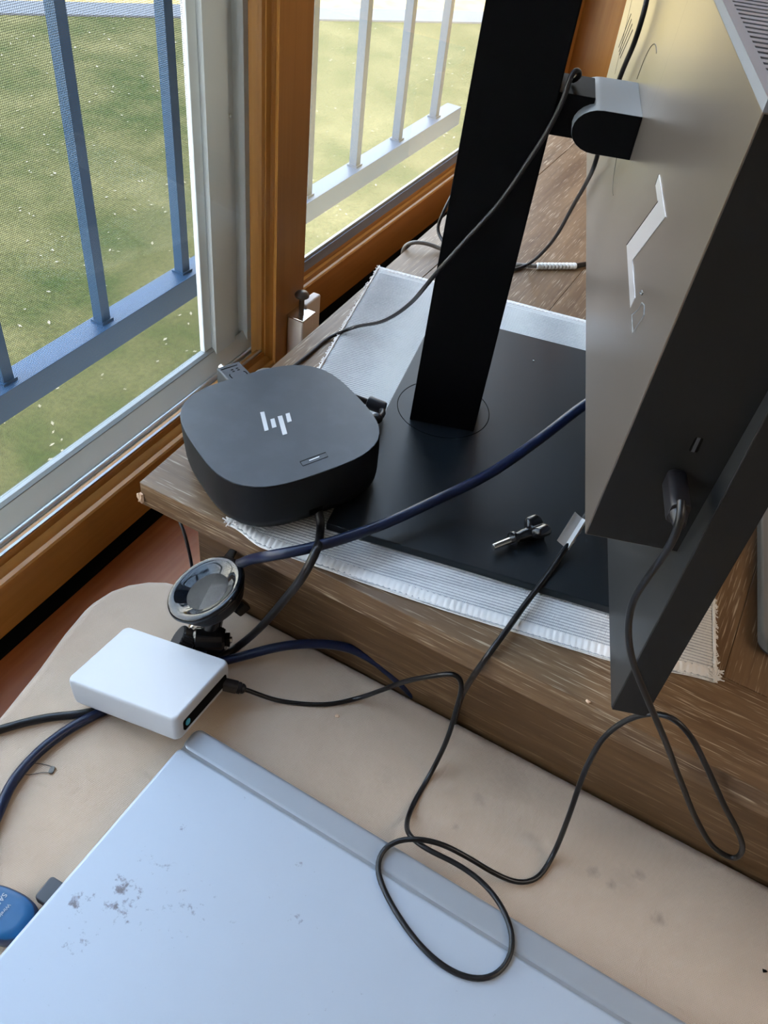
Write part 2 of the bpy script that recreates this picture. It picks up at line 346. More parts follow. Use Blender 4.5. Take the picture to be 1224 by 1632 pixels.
def spline(pts, step=0.004):
    P = [Vector(p) for p in pts]; P = [P[0] * 2 - P[1]] + P + [P[-1] * 2 - P[-2]]; out = []
    for i in range(1, len(P) - 2):
        a, b, c, d = P[i - 1:i + 3]
        t0 = 0; t1 = max((b - a).length, 1e-5) ** .5; t2 = t1 + max((c - b).length, 1e-5) ** .5; t3 = t2 + max((d - c).length, 1e-5) ** .5
        n = max(2, int((c - b).length / step))
        for j in range(n):
            t = t1 + (t2 - t1) * j / n
            A1 = a * ((t1 - t) / (t1 - t0)) + b * ((t - t0) / (t1 - t0)); A2 = b * ((t2 - t) / (t2 - t1)) + c * ((t - t1) / (t2 - t1)); A3 = c * ((t3 - t) / (t3 - t2)) + d * ((t - t2) / (t3 - t2))
            B1 = A1 * ((t2 - t) / (t2 - t0)) + A2 * ((t - t0) / (t2 - t0)); B2 = A2 * ((t3 - t) / (t3 - t1)) + A3 * ((t - t1) / (t3 - t1))
            out.append(B1 * ((t2 - t) / (t2 - t1)) + B2 * ((t - t1) / (t2 - t1)))
    out.append(P[-2]); return out
def tube(bm, pts, r, n=10, smooth=True, step=0.004, relax=0):
    pts = spline(pts, step) if smooth else [Vector(p) for p in pts]
    for _ in range(relax): pts = [pts[0]] + [(pts[i - 1] + pts[i] * 2 + pts[i + 1]) / 4 for i in range(1, len(pts) - 1)] + [pts[-1]]
    T = (pts[1] - pts[0]).normalized(); up = Vector((0, 0, 1)) if abs(T.z) < .9 else Vector((1, 0, 0))
    A = T.cross(up).normalized(); rings = []
    for i, p in enumerate(pts):
        t = (pts[min(i + 1, len(pts) - 1)] - pts[max(i - 1, 0)]).normalized()
        A = (A - t * A.dot(t)).normalized(); B = t.cross(A); rr = r(i / (len(pts) - 1)) if callable(r) else r
        rings.append([bm.verts.new(p + (A * math.cos(2 * PI * k / n) + B * math.sin(2 * PI * k / n)) * rr) for k in range(n)])
    for a, b in zip(rings, rings[1:]):
        for k in range(n): bm.faces.new((a[k], a[(k + 1) % n], b[(k + 1) % n], b[k]))
    bm.faces.new(rings[0][::-1]); bm.faces.new(rings[-1])
def tube_obj(name, pts, r, m, parent=None, n=10, smooth=True, relax=3, step=0.004):
    bm = bmesh.new(); tube(bm, pts, r, n, smooth, step, relax); return link(name, bm, m, parent, angle=60)
def frame(o, ex, ey, ez):
    ex, ey, ez = Vector(ex), Vector(ey), Vector(ez)
    return Matrix(((ex.x, ey.x, ez.x, o[0]), (ex.y, ey.y, ez.y, o[1]), (ex.z, ey.z, ez.z, o[2]), (0, 0, 0, 1)))
def axis_frame(o, d):
    d = Vector(d).normalized(); up = Vector((0, 0, 1)) if abs(d.z) < .95 else Vector((1, 0, 0))
    a = up.cross(d).normalized(); return frame(o, a, d.cross(a), d)

# ------------------------------------------------------------------ setting: room shell
WY0, WY1 = -1.30, 1.42            # window opening along the wall
box_ = box
def room():
    # wall with the window: below, above, both sides
    struct(box('wall_left', (-0.185, -2.6, -0.75), (-0.085, 2.2, -0.1765), 'plaster'))
    struct(box('wall_left', (-0.26, -2.6, 1.35), (-0.06, 2.2, 1.75), 'plaster'))
    struct(box('wall_left', (-0.26, -2.6, -0.175), (-0.06, WY0 - .08, 1.35), 'plaster'))
    struct(box('wall_left', (-0.26, WY1 + .02, -0.175), (-0.06, 2.2, 1.35), 'plaster'))
    struct(box('floor', (-0.26, -2.6, -0.80), (3.4, 2.2, -0.75), 'floor'))
    struct(box('ceiling', (-0.26, -2.6, 1.75), (3.4, 2.2, 1.80), 'ceil'))
    struct(box('wall_back', (-0.26, 2.2, -0.80), (3.4, 2.25, 1.80), 'plaster'))
    struct(box('wall_right', (3.4, -2.6, -0.80), (3.45, 2.25, 1.80), 'plaster'))
    struct(box('wall_front', (-0.26, -2.65, -0.80), (3.45, -2.6, 1.80), 'plaster'))
    # pine panelled return at the far end of the window
    struct(box('trim_1', (-0.085, 1.42, -0.75), (0.55, 1.46, 1.75), 'pine_far', bev=.003))
    struct(box('trim_2', (-0.20, 1.36, -0.175), (-0.06, 1.42, 1.35), 'pine_z', bev=.003))
    struct(box('trim_3', (-0.20, WY0 - .08, -0.175), (-0.06, WY0, 1.35), 'pine_z', bev=.003))
    struct(box('trim_4', (-0.20, WY0 - .08, 1.30), (-0.06, WY1, 1.35), 'pine_y', bev=.003))
    # inner sill board and the black gap strip between it and the window
    struct(box('trim_5', (-0.078, -1.38, -0.185), (-0.001, 1.42, -0.162), 'sill_wood', bev=.0015))
    struct(box('trim_7', (-0.168, 0.352, -0.1600), (-0.1355, 1.36, -0.1425), 'void'))
    struct(box('trim_6', (-0.150, -1.38, -0.175), (-0.078, 1.42, -0.160), 'void'))
room()

def wprof(name, prof, y0, y1, m, parent, mats=None):
    """sill profile (x, z) points swept along y"""
    bm = bmesh.new(); a = [bm.verts.new((x, y0, z)) for x, z in prof]; b = [bm.verts.new((x, y1, z)) for x, z in prof]; n = len(prof)
    for i in range(n): bm.faces.new((a[i], b[i], b[(i + 1) % n], a[(i + 1) % n]))
    bm.faces.new(a); bm.faces.new(b[::-1]); bmesh.ops.recalc_face_normals(bm, faces=bm.faces[:]); return link(name, bm, m, parent, angle=25)
def vprof(name, prof, z0, z1, m, parent):
    return prism_obj(name, prof, z0, z1, m, parent)

# left, inner sliding sash (window_1)
w1 = bpy.data.objects.new('window_1', None); COL.objects.link(w1); w1.location = (-0.09, -0.5, -0.144); struct(w1)
wprof('bottom_rail', [(-0.080, -0.1440), (-0.080, -0.0945), (-0.0815, -0.0930), (-0.0855, -0.0925), (-0.0865, -0.0945), (-0.0885, -0.0915), (-0.0925, -0.0890), (-0.0935, -0.0905), (-0.0955, -0.0855), (-0.0965, -0.0850), (-0.103, -0.0850), (-0.103, -0.1440)], WY0, 0.300, 'pine_y', w1)
wprof('glazing_bead', [(-0.0965, -0.0850), (-0.0965, -0.0835), (-0.0985, -0.0830), (-0.0985, -0.0850)], WY0, 0.2975, 'alu', w1)
vprof('stile', [(-0.080, 0.299), (-0.080, 0.351), (-0.110, 0.351), (-0.110, 0.2975), (-0.0965, 0.2975), (-0.0945, 0.2995), (-0.0925, 0.2985), (-0.0895, 0.3020), (-0.0885, 0.2998), (-0.0855, 0.3025), (-0.0830, 0.3000)], -0.144, 1.30, 'pine_z', w1)
box('stile', (-0.112, WY0, -0.158), (-0.080, WY0 + 0.07, 1.30), 'pine_z', w1, .002)
box('top_rail', (-0.112, WY0 + .07, 1.23), (-0.080, 0.2975, 1.30), 'pine_y', w1, .002)
box('pane', (-0.1010, WY0 + .06, -0.087), (-0.0990, 0.299, 1.24), 'glass', w1)

# right, outer sash (window_2)
w2 = bpy.data.objects.new('window_2', None); COL.objects.link(w2); w2.location = (-0.14, 0.9, -0.14); struct(w2)
wprof('bottom_rail', [(-0.135, -0.1420), (-0.135, -0.0900), (-0.1365, -0.0885), (-0.1395, -0.0880), (-0.1405, -0.0900), (-0.1425, -0.0850), (-0.1450, -0.0830), (-0.1460, -0.0850), (-0.1480, -0.0800), (-0.1480, -0.1420)], 0.352, 1.36, 'pine_y', w2)
wprof('glazing_bead', [(-0.1480, -0.0800), (-0.1480, -0.0790), (-0.1500, -0.0740), (-0.1500, -0.0690), (-0.1520, -0.0690), (-0.1520, -0.0850)], 0.352, 1.36, 'gasket_b', w2)
wprof('outer_lip', [(-0.1525, -0.0700), (-0.1525, -0.0655), (-0.1560, -0.0655), (-0.1560, -0.0850)], 0.352, 1.36, 'vinyl', w2)
box('stile', (-0.167, 0.352, -0.158), (-0.135, 0.405, 1.30), 'pine_z', w2, .002)
box('stile', (-0.167, 1.28, -0.158), (-0.135, 1.36, 1.30), 'pine_z', w2, .002)
box('top_rail', (-0.167, 0.405, 1.23), (-0.135, 1.28, 1.30), 'pine_y', w2, .002)
box('pane', (-0.1545, 0.40, -0.083), (-0.1530, 1.29, 1.24), 'glass_haze_tint', w2)

# white outer frame and insect screen (window_3)
w3 = bpy.data.objects.new('window_3', None); COL.objects.link(w3); w3.location = (-0.13, -0.5, -0.13); struct(w3)
wprof('outer_sill', [(-0.105, -0.158), (-0.105, -0.098), (-0.120, -0.0975), (-0.1215, -0.092), (-0.1300, -0.0780), (-0.1300, -0.158)], WY0, 0.352, 'vinyl_d', w3)
wprof('screen_rail', [(-0.1302, -0.0835), (-0.1302, -0.0770), (-0.1330, -0.0745), (-0.1390, -0.0745), (-0.1390, -0.158), (-0.1302, -0.158)], WY0, 0.2600, 'vinyl', w3)
tube_obj('track_rib', [(-0.117, WY0, -0.0955), (-0.117, 0.34, -0.0955)], 0.0028, 'alu', w3, smooth=False, relax=0)
box('track_channel', (-0.1125, WY0, -0.1005), (-0.1035, 0.345, -0.0975), 'gasket_b', w3)
# post seen through the pane
box('screen_stile', (-0.139, 0.2475, -0.0745), (-0.133, 0.2600, 1.30), 'post', w3, .0012)
prism_obj('outer_post', [(-0.133, 0.2604), (-0.128, 0.2604), (-0.128, 0.2925), (-0.136, 0.2940), (-0.136, 0.3100), (-0.124, 0.3100), (-0.124, 0.3215), (-0.142, 0.3215), (-0.142, 0.2604)], -0.158, 1.30, 'post', w3)
box('jamb_strip', (-0.134, 0.3217, -0.158), (-0.126, 0.345, 1.30), 'gasket', w3)
box('metal_strip', (-0.1155, 0.3140, -0.100), (-0.1120, 0.3240, 1.30), 'alu', w3)
lathe_obj('screw', [(0, 0.0012), (.0016, 0.0012), (.0022, 0.0004), (.0022, 0)], 'steel', w3, 12, axis_frame((-0.1360, 0.3040, 0.148), (1, 0, 0)))
box('screen_stile', (-0.139, WY0, -0.0745), (-0.133, WY0 + .02, 1.30), 'vinyl', w3, .0012)
box('insect_screen', (-0.1362, WY0 + .02, -0.0745), (-0.1361, 0.2476, 1.30), 'screen_mesh', w3)

# ------------------------------------------------------------------ outdoors
GZ = -4.0
def outdoors():
    struct(box('lawn', (-40, -12, GZ - 0.1), (-0.27, 60, GZ), 'lawn'))
    # concrete path across the far side of the lawn
    C0 = Vector((0.3441, -0.3394)); k = (0.44 - GZ) / 2.94
    a = C0 + (Vector((-7.9135, 6.7277)) - C0) * k; b = C0 + (Vector((-4.11, 10.83)) - C0) * k
    d = (b - a).normalized(); nrm = Vector((-d.y, d.x))
    m = frame((a.x, a.y, GZ), (d.x, d.y, 0), (nrm.x, nrm.y, 0), (0, 0, 1))
    struct(box('path', (-40, 0.0, -0.02), (30, 0.72, 0.03), 'path', mtx=m))
    struct(box('leafy_verge', (-40, 0.72, -0.02), (30, 12, 0.02), 'yellow_leaves', mtx=m))
    # fallen leaves on the lawn: one piece of stuff
    bm = bmesh.new(); rnd = random.Random(3)
    for _ in range(1500):
        x = -rnd.uniform(1.0, 13); y = rnd.uniform(0.5, 15); s = rnd.uniform(0.010, 0.026); an = rnd.uniform(0, PI); t = rnd.uniform(-.5, .5)
        vs = [bm.verts.new((x + s * (math.cos(an) * u - math.sin(an) * v), y + s * (math.sin(an) * u + math.cos(an) * v), GZ + 0.02 + s * t * u)) for u, v in ((-1, 0), (0, -.6), (1, 0), (0, .6))]
        bm.faces.new(vs)
    o = link('fallen_leaves', bm, 'leaf', smooth=False); o['kind'] = 'stuff'; tag(o, 'pale fallen leaves scattered over the green lawn outside', 'leaves')
outdoors()

rl = thing('balcony_railing', 'blue painted metal railing with square bars outside the window', 'railing', (-0.295, 0.3, -0.142))
box('bottom_bar', (-0.310, -1.3, -0.142), (-0.280, 1.215, -0.110), 'rail', rl, .0012)
box('top_bar', (-0.310, -1.3, 0.86), (-0.280, 1.215, 0.892), 'rail', rl, .0012)
for i in range(-9, 7):
    y = 0.270 + 0.1435 * i
    if 0.43 < y < 0.80 and False: continue
    o = box('baluster', (-0.3035, y - 0.0068, -0.1102), (-0.2899, y + 0.0068, 0.8602), 'rail', rl, .0008)
    bm = bmesh.new(); bx(bm, -0.3055, y - .009, -0.1101, -0.2878, y + .009, -0.1075); bevel(bm, .0011); link('weld', bm, 'rail', o)

# white latch with a dark round knob on the inner sash
lt = thing('window_latch', 'cream sash latch with a dark round knob on the pine window post', 'latch', (-0.07, 0.34, -0.10))
box('body', (-0.0799, 0.320, -0.135), (-0.060, 0.342, -0.046), 'latch', lt, .0025, 3)
box('back_plate', (-0.0799, 0.3425, -0.135), (-0.070, 0.372, -0.040), 'latch', lt, .002, 3)
box('top_plate', (-0.081, 0.319, -0.0459), (-0.0585, 0.343, -0.0435), 'steel', lt, .0008)
lathe_obj('stem', [(.0028, 0), (.0028, .018)], 'bronze', lt, 16, Matrix.Translation((-0.0690, 0.331, -0.0436)))
lathe_obj('knob', [(0, 0), (.004, .0003), (.0075, .003), (.0078, .005), (.006, .0075), (.003, .0088), (0, .009)], 'bronze', lt, 28, Matrix.Translation((-0.0690, 0.331, -0.0262)))

# ------------------------------------------------------------------ table
tb = thing('wooden_table', 'brown limed oak table with plank top holding the monitor and dock', 'table', (0.55, 0.6, -0.75))
TZ = -0.0225
def plank(x0, y0, x1, y1, m, left=None):
    if left is None: poly = [(x0, y0), (x1, y0), (x1, y1), (x0, y1)]
    else: poly = [(left[0], y0), (x1, y0), (x1, y1), (left[1], y1)]
    return prism_obj('plank', poly, TZ, 0.0, m, tb, .0004, 1)
g = .0001
lx = lambda y: -0.0265 * y
plank(0, 0.0, 1.15, 0.0697 - g, 'oak_x', (lx(0), lx(.0697)))
plank(0, 0.0697 + g, 0.0300, 1.18, 'oak_y3', (lx(.0697), lx(1.18)))
xs = [0.0304, 0.165, 0.300, 0.425, 0.560, 0.700, 0.850, 1.000, 1.15]
for i in range(len(xs) - 1): plank(xs[i] + g, 0.0697 + g, xs[i + 1] - g, 1.18, 'oak_y%d' % (i % 3))
box('apron', (0.0305, 0.0250, -0.24), (1.10, 0.045, TZ - .0001), 'oak_apron', tb, .001)
box('apron', (0.0305, 0.0452, -0.24), (0.050, 1.13, TZ - .0001), 'oak_y0', tb, .001)
box('apron', (0.0502, 1.11, -0.24), (1.10, 1.13, TZ - .0001), 'oak_apron', tb, .001)
box('apron', (1.08, 0.0452, -0.24), (1.0998, 1.1098, TZ - .0001), 'oak_y0', tb, .001)
for x in (0.0505, 1.010):
    for y in (0.0455, 1.040): box('leg', (x, y, -0.75), (x + .069, y + .069, TZ - .0001), 'oak_z', tb, .002)

# splinter at the near corner of the table
bm = bmesh.new(); bx(bm, -0.001, -0.002, -0.0190, 0.0022, 0.0003, -0.0105); bmesh.ops.subdivide_edges(bm, edges=bm.edges[:], cuts=2, use_grid_fill=True)
for v in bm.verts: v.co += Vector((random.uniform(-1, 1), random.uniform(-1, .2), random.uniform(-1, 1))) * .0009
link('splintered_edge', bm, 'crumb', tb, smooth=False)

# ------------------------------------------------------------------ upholstered bench
bn = thing('upholstered_bench', 'beige fabric bench seat pushed against the table front', 'bench', (0.4, -0.25, -0.75))
poly = [(0.95, 0.0238), (0.09, 0.0238), (0.06, 0.0236), (0.03, 0.0208), (0.0027, 0.0131), (-0.0100, 0.0050), (-0.0215, -0.0068), (-0.0290, -0.0200), (-0.0330, -0.0380), (-0.0330, -0.0480), (-0.0294, -0.0740), (-0.0218, -0.1082), (-0.0150, -0.1498), (-0.0050, -0.22), (0.02, -0.40), (0.05, -0.50), (0.09, -0.53), (0.95, -0.53)]
bm = bmesh.new(); prism(bm, poly, -0.215, -0.120); bmesh.ops.recalc_face_normals(bm, faces=bm.faces[:])
e = [x for x in bm.edges if all(abs(v.co.z + .12) < 1e-5 for v in x.verts)]
bmesh.ops.bevel(bm, geom=e, offset=.009, segments=5, affect='EDGES', profile=.5, clamp_overlap=False)
link('cushion', bm, 'fabric', bn, angle=70)
box('seat_frame', (0.02, -0.50, -0.26), (0.92, 0.0, -0.2155), 'oak_apron', bn, .003)
for x in (0.03, 0.86):
    for y in (-0.49, -0.055): box('leg', (x, y, -0.75), (x + .045, y + .045, -0.2601), 'oak_z', bn, .003)

# ------------------------------------------------------------------ woven placemat
pmn = Vector((0.0810, -0.0008)); pex = Vector((0.9841, 0.1775)); pey = Vector((-0.2355, 0.9719)).normalized()
ML, MW = 0.3455, 0.4085
def mat_point(u, v, z):
    # u along the long edge, v away from the table front
    q = pmn + pex.normalized() * u + pey * v
    return (q.x, q.y, z)
pm = thing('woven_placemat', 'off-white ribbed cotton placemat with frayed ends under the monitor stand', 'placemat', (0.2, 0.2, 0.0))
def bow(u, v):           # the front edge of the mat bulges towards the table edge between its pulled-back corners
    a = min(u / .032, 1); b = min((ML - u) / .075, 1); sm_ = lambda t: t * t * (3 - 2 * t)
    return -0.0105 * sm_(max(a, 0)) * sm_(max(b, 0)) * max(0, 1 - v / .12)
pmf = frame((pmn.x, pmn.y, 0), (pex.normalized().x, pex.normalized().y, 0), (pey.x, pey.y, 0), (0, 0, 1))
bm = bmesh.new(); nu, nv = 50, 620; grid = []
rn = random.Random(5)
for j in range(nv + 1):
    v = MW * j / nv; row = []
    for i in range(nu + 1):
        u = ML * i / nu
        edge = min(v, MW - v)
        z = 0.0022 + 0.00035 * math.sin(2 * PI * v / 0.0026) * (1 if edge > .012 else 0) 
        wob = 0.0012 * math.sin(u * 23 + 1) if j in (0,) or v < .02 else 0
        uu = u + 0.0006 * math.sin(v * 700) * (1 if i in (0, nu) else 0)
        row.append(bm.verts.new((uu, v + wob + bow(u, v), z)))
    grid.append(row)
for j in range(nv):
    for i in range(nu): bm.faces.new((grid[j][i], grid[j][i + 1], grid[j + 1][i + 1], grid[j + 1][i]))
# underside
r_ = bmesh.ops.solidify(bm, geom=bm.faces[:], thickness=-0.0012) if False else None
bmesh.ops.transform(bm, matrix=pmf, verts=bm.verts[:])
cl = link('cloth', bm, 'matcloth', pm, angle=80)
cl.modifiers.new('thick', 'SOLIDIFY').thickness = 0.0014
cl.modifiers['thick'].offset = -1
# hems: rolled bands with small gathers across
def hem(v0, v1):
    bm = bmesh.new(); n = 230; sec = 7; rows = []
    for i in range(n + 1):
        u = ML * i / n; ripple = 0.00055 * math.sin(2 * PI * u / 0.0042 + 0.8 * math.sin(u * 60)); row = []
        for k in range(sec + 1):
            t = k / sec; z = 0.0009 + 0.0021 * math.sin(PI * t) ** .6 + ripple * math.sin(PI * t)
            v = v0 + (v1 - v0) * t + 0.0012 * math.sin(u * 23 + 1) * (1 if v0 < .1 else 0)
            row.append(bm.verts.new((u, v + bow(u, v), z)))
        rows.append(row)
    for a, b in zip(rows, rows[1:]):
        for k in range(sec): bm.faces.new((a[k], b[k], b[k + 1], a[k + 1]))
    bmesh.ops.transform(bm, matrix=pmf, verts=bm.verts[:])
    bmesh.ops.recalc_face_normals(bm, faces=bm.faces[:])
    o = link('hem', bm, 'fringe', pm, angle=80); return o
hem(-0.0005, 0.0115); hem(MW - 0.0075, MW)
# frayed short ends
bm = bmesh.new(); rn = random.Random(9)
for side in (0, ML):
    for q in range(300):
        v = rn.uniform(0, MW); sgn = -1 if side == 0 else 1; L_ = rn.uniform(.0012, .0032)
        z0 = rn.uniform(.0012, .003)
        tube(bm, [(side - sgn * .001, v, z0), (side + sgn * L_ * .5, v + rn.uniform(-.001, .001), z0 + rn.uniform(0, .0012)), (side + sgn * L_, v + rn.uniform(-.0018, .0018), max(.0006, z0 + rn.uniform(-.001, .0008)))], .0004, 4, False)
    pts = [(side, MW * t / 90, .0022 + rn.uniform(-.0003, .0005)) for t in range(91)]
    tube(bm, pts, .0011, 6, False)
for cx_, cy_ in ((0, 0), (ML, 0), (ML, .006)):
    for q in range(26):
        a = rn.uniform(0, 2 * PI); L_ = rn.uniform(.002, .0065)
        tube(bm, [(cx_, cy_ + .003, .002), (cx_ + L_ * math.cos(a), cy_ + .003 + L_ * .6 * math.sin(a), .0035)], .0005, 4, False)
bmesh.ops.transform(bm, matrix=pmf, verts=bm.verts[:])
fr = link('frayed_fringe', bm, 'fringe', pm); fr['kind'] = 'stuff'

# ------------------------------------------------------------------ monitor stand + monitor
th = math.radians(18.8); NN = Vector((math.cos(th), math.sin(th), 0)); UU = Vector((-math.sin(th), math.cos(th), 0)); ZZ = Vector((0, 0, 1))
P0 = Vector((0.152, 0.205, 0.0))
MF = frame(P0, NN, UU, ZZ)                      # local x = out towards the screen, y = along the width, z = up
mo = thing('computer_monitor', 'dark grey flat monitor seen from behind on a black column stand', 'monitor', (0.152, 0.205, 0.003))
bf = math.radians(11.5); E1 = Vector((math.cos(bf), math.sin(bf), 0)); E2 = Vector((-math.sin(bf), math.cos(bf), 0))
BF = frame((0.1415, 0.0335, 0), E1, E2, ZZ)
BZ = 0.0105
prism_obj('base_plate', [(0, 0), (0.218, 0), (0.218, 0.312), (0, 0.312)], 0.0036, BZ, 'base', mo, .0010, 2, BF)
# swivel ring: thin dark groove round the column foot
bm = bmesh.new(); tube(bm, [(0.0390 * math.cos(2 * PI * i / 64), 0.0390 * math.sin(2 * PI * i / 64), BZ) for i in range(65)], 0.00035, 6, False)
bmesh.ops.transform(bm, matrix=Matrix.Translation((P0.x, P0.y, 0)), verts=bm.verts[:]); link('swivel_ring', bm, 'void', mo)
# column: leans a little forward
def column():
    bm = bmesh.new(); k = 0.020; rows = []
    for z in (BZ, 0.40):
        rows.append([bm.verts.new((x + k * (z - BZ), y, z)) for x, y in ((-0.0255, -0.024), (0.0283, -0.024), (0.0283, 0.024), (-0.0255, 0.024))])
    a, b = rows
    for i in range(4): bm.faces.new((a[i], a[(i + 1) % 4], b[(i + 1) % 4], b[i]))
    bm.faces.new(a[::-1]); bm.faces.new(b); bmesh.ops.recalc_face_normals(bm, faces=bm.faces[:]); bevel(bm, .0008, 2)
    bmesh.ops.transform(bm, matrix=MF, verts=bm.verts[:]); return link('column', bm, 'pole', mo)
column()
box('hinge_arm', (0.0305, -0.0200, 0.249), (0.056, 0.0200, 0.2745), 'pole', mo, .0008, 2, MF)
# hinge block: D-shaped in profile, rounded towards the column
bm = bmesh.new(); prof = [(0.0846, 0.2465), (0.0846, 0.2722)]
for i in range(13):
    a = PI / 2 + PI * i / 12; prof.append((0.0615 + 0.0129 * math.cos(a) * 1.25, 0.25935 + 0.01285 * math.sin(a)))
lo = [bm.verts.new((x, -0.0325, z)) for x, z in prof]; hi = [bm.verts.new((x, 0.0325, z)) for x, z in prof]; n = len(prof)
for i in range(n): bm.faces.new((lo[i], lo[(i + 1) % n], hi[(i + 1) % n], hi[i]))
bm.faces.new(hi); bm.faces.new(lo[::-1]); bmesh.ops.recalc_face_normals(bm, faces=bm.faces[:])
bmesh.ops.transform(bm, matrix=MF, verts=bm.verts[:]); link('hinge_block', bm, 'hinge', mo, angle=40)
# end cap of the hinge, black
bm = bmesh.new(); inn = [((x - 0.067) * .99 + .067, (z - .2593) * .985 + .2593) for x, z in prof]
lo = [bm.verts.new((x, -0.0329, z)) for x, z in inn]; hi = [bm.verts.new((x, -0.0326, z)) for x, z in inn]
for i in range(n): bm.faces.new((lo[i], lo[(i + 1) % n], hi[(i + 1) % n], hi[i]))
bm.faces.new(lo[::-1]); bm.faces.new(hi); bmesh.ops.recalc_face_normals(bm, faces=bm.faces[:])
bmesh.ops.transform(bm, matrix=MF, verts=bm.verts[:]); link('hinge_cap', bm, 'pole', mo)

# rear housing (bump) as wedge between a=.0847 and .131, sides flaring upwards, top left open for the grille
A0, A1 = 0.0847, 0.1310
def hull():
    bm = bmesh.new(); zb, zt = 0.1452, 0.3560
    def ring(z, y0, y1, a1=A1): return [bm.verts.new(p) for p in ((A0, y0, z), (a1, y0, z), (a1, y1, z), (A0, y1, z))]
    a = ring(zb, -0.2625, 0.250); b = ring(zt, -0.2800, 0.262)
    for i in range(4): bm.faces.new((a[i], a[(i + 1) % 4], b[(i + 1) % 4], b[i]))
    bm.faces.new(a[::-1]); bm.faces.new(b); bmesh.ops.recalc_face_normals(bm, faces=bm.faces[:]); bevel(bm, .0006, 2)
    bmesh.ops.transform(bm, matrix=MF, verts=bm.verts[:]); return link('rear_housing', bm, 'monitor', mo)
hull()
# raised rim round the grille and the vent slats
bm = bmesh.new()
for a in ((A0, -0.2803, 0.3558, 0.0890, 0.2620, 0.3600), (0.1215, -0.2803, 0.3558, 0.1310, 0.2620, 0.3600), (0.0890, -0.2803, 0.3558, 0.1215, -0.2560, 0.3600), (0.0890, 0.2400, 0.3558, 0.1215, 0.2620, 0.3600)): bx(bm, *a)
bmesh.ops.transform(bm, matrix=MF, verts=bm.verts[:]); link('grille_rim', bm, 'grille', mo)
box('grille_floor', (0.0890, -0.2560, 0.3558), (0.1215, 0.2400, 0.3566), 'void', mo, mtx=MF)
sl = None
for i in range(73):
    y = -0.2532 + 0.00672 * i
    if sl is None:
        bm = bmesh.new(); bx(bm, 0.0889, 0, 0.3560, 0.1216, 0.0040, 0.3600); bevel(bm, .0004, 1); bmesh.ops.transform(bm, matrix=MF, verts=bm.verts[:]); sl = link('vent_slat', bm, 'grille', mo)
        o = sl
    else: o = sl.copy(); COL.objects.link(o)
    o.location = UU * y
# thin front panel with the screen
panel = box('display_panel', (A1, -0.2810, 0.0300), (0.1515, 0.2810, 0.3680), 'panel', mo, .0010, 2, MF)
box('edge_shade_sheet', (A1 + .0006, -0.2814, 0.0304), (0.1511, -0.2809, 0.3676), 'monitor_d', mo, mtx=MF)  # dark sheet colours in the shade on the panel's near edge
box('screen', (0.15151, -0.2750, 0.0400), (0.1520, 0.2750, 0.3620), 'blackgloss', mo, mtx=MF)
# side face shade put into colour: thin dark sheet under the ports
bm = bmesh.new(); vs = [bm.verts.new(p) for p in ((A0 + .0008, -0.2628, 0.1460), (A1, -0.2628, 0.1460), (A1, -0.2803, 0.3552), (A0 + .0008, -0.2803, 0.3552), (A0 + .0008, -0.2620, 0.1460), (A1, -0.2620, 0.1460), (A1, -0.2795, 0.3552), (A0 + .0008, -0.2795, 0.3552))]
for f in ((0, 1, 2, 3), (7, 6, 5, 4), (0, 4, 5, 1), (1, 5, 6, 2), (2, 6, 7, 3), (3, 7, 4, 0)): bm.faces.new([vs[i] for i in f])
bmesh.ops.recalc_face_normals(bm, faces=bm.faces[:]); bmesh.ops.transform(bm, matrix=MF, verts=bm.verts[:]); link('side_shade_sheet', bm, 'monitor_d', mo)
def side(a, z): return -0.2628 - (z - 0.1460) * (0.0175 / 0.2092)
# usb ports
for (a0, a1, z0, z1) in ((0.1128, 0.1168, 0.2125, 0.2212), (0.1100, 0.1145, 0.1880, 0.1990)):
    zz = (z0 + z1) / 2
    p = box('port', (a0, side(0, zz) - .0004, z0), (a1, side(0, zz) + .001, z1), 'void', mo, .0006, 2, MF)
    bm = bmesh.new(); bx(bm, a0 + .001, side(0, zz) - .0007, z0 + .0004, a1 - .0016, side(0, zz), z1 - .0004); bmesh.ops.transform(bm, matrix=MF, verts=bm.verts[:]); link('contact_tongue', bm, 'slate', p)
def flat(name, pts, m, depth=.0003, a=A0, parent=None):
    bm = bmesh.new(); lo = [bm.verts.new((a - depth, y, z)) for y, z in pts]; hi = [bm.verts.new((a + .0002, y, z)) for y, z in pts]; n = len(pts)
    for i in range(n): bm.faces.new((lo[i], lo[(i + 1) % n], hi[(i + 1) % n], hi[i]))
    bm.faces.new(lo); bm.faces.new(hi[::-1]); bmesh.ops.triangulate(bm, faces=bm.faces[:]); bmesh.ops.recalc_face_normals(bm, faces=bm.faces[:])
    bmesh.ops.transform(bm, matrix=MF, verts=bm.verts[:]); return link(name, bm, m, parent or mo, smooth=False)
A_, B_, C_, D_, F_, G_, H_, E_ = (-0.1438, 0.2817), (-0.1438, 0.2764), (-0.1641, 0.2763), (-0.1184, 0.2317), (-0.1848, 0.2306), (-0.1873, 0.2374), (-0.1485, 0.2379), (-0.1921, 0.2816)
bm = bmesh.new()
for q in ((A_, B_, C_, E_), (C_, D_, H_, E_), (D_, F_, G_, H_)):
    lo = [bm.verts.new((A0 - .0003, y, z)) for y, z in q]; hi = [bm.verts.new((A0 + .0002, y, z)) for y, z in q]
    bm.faces.new(lo); bm.faces.new(hi[::-1])
    for i in range(4): bm.faces.new((lo[i], lo[(i + 1) % 4], hi[(i + 1) % 4], hi[i]))
bmesh.ops.transform(bm, matrix=MF, verts=bm.verts[:]); link('emblem', bm, 'mirror', mo, smooth=False)
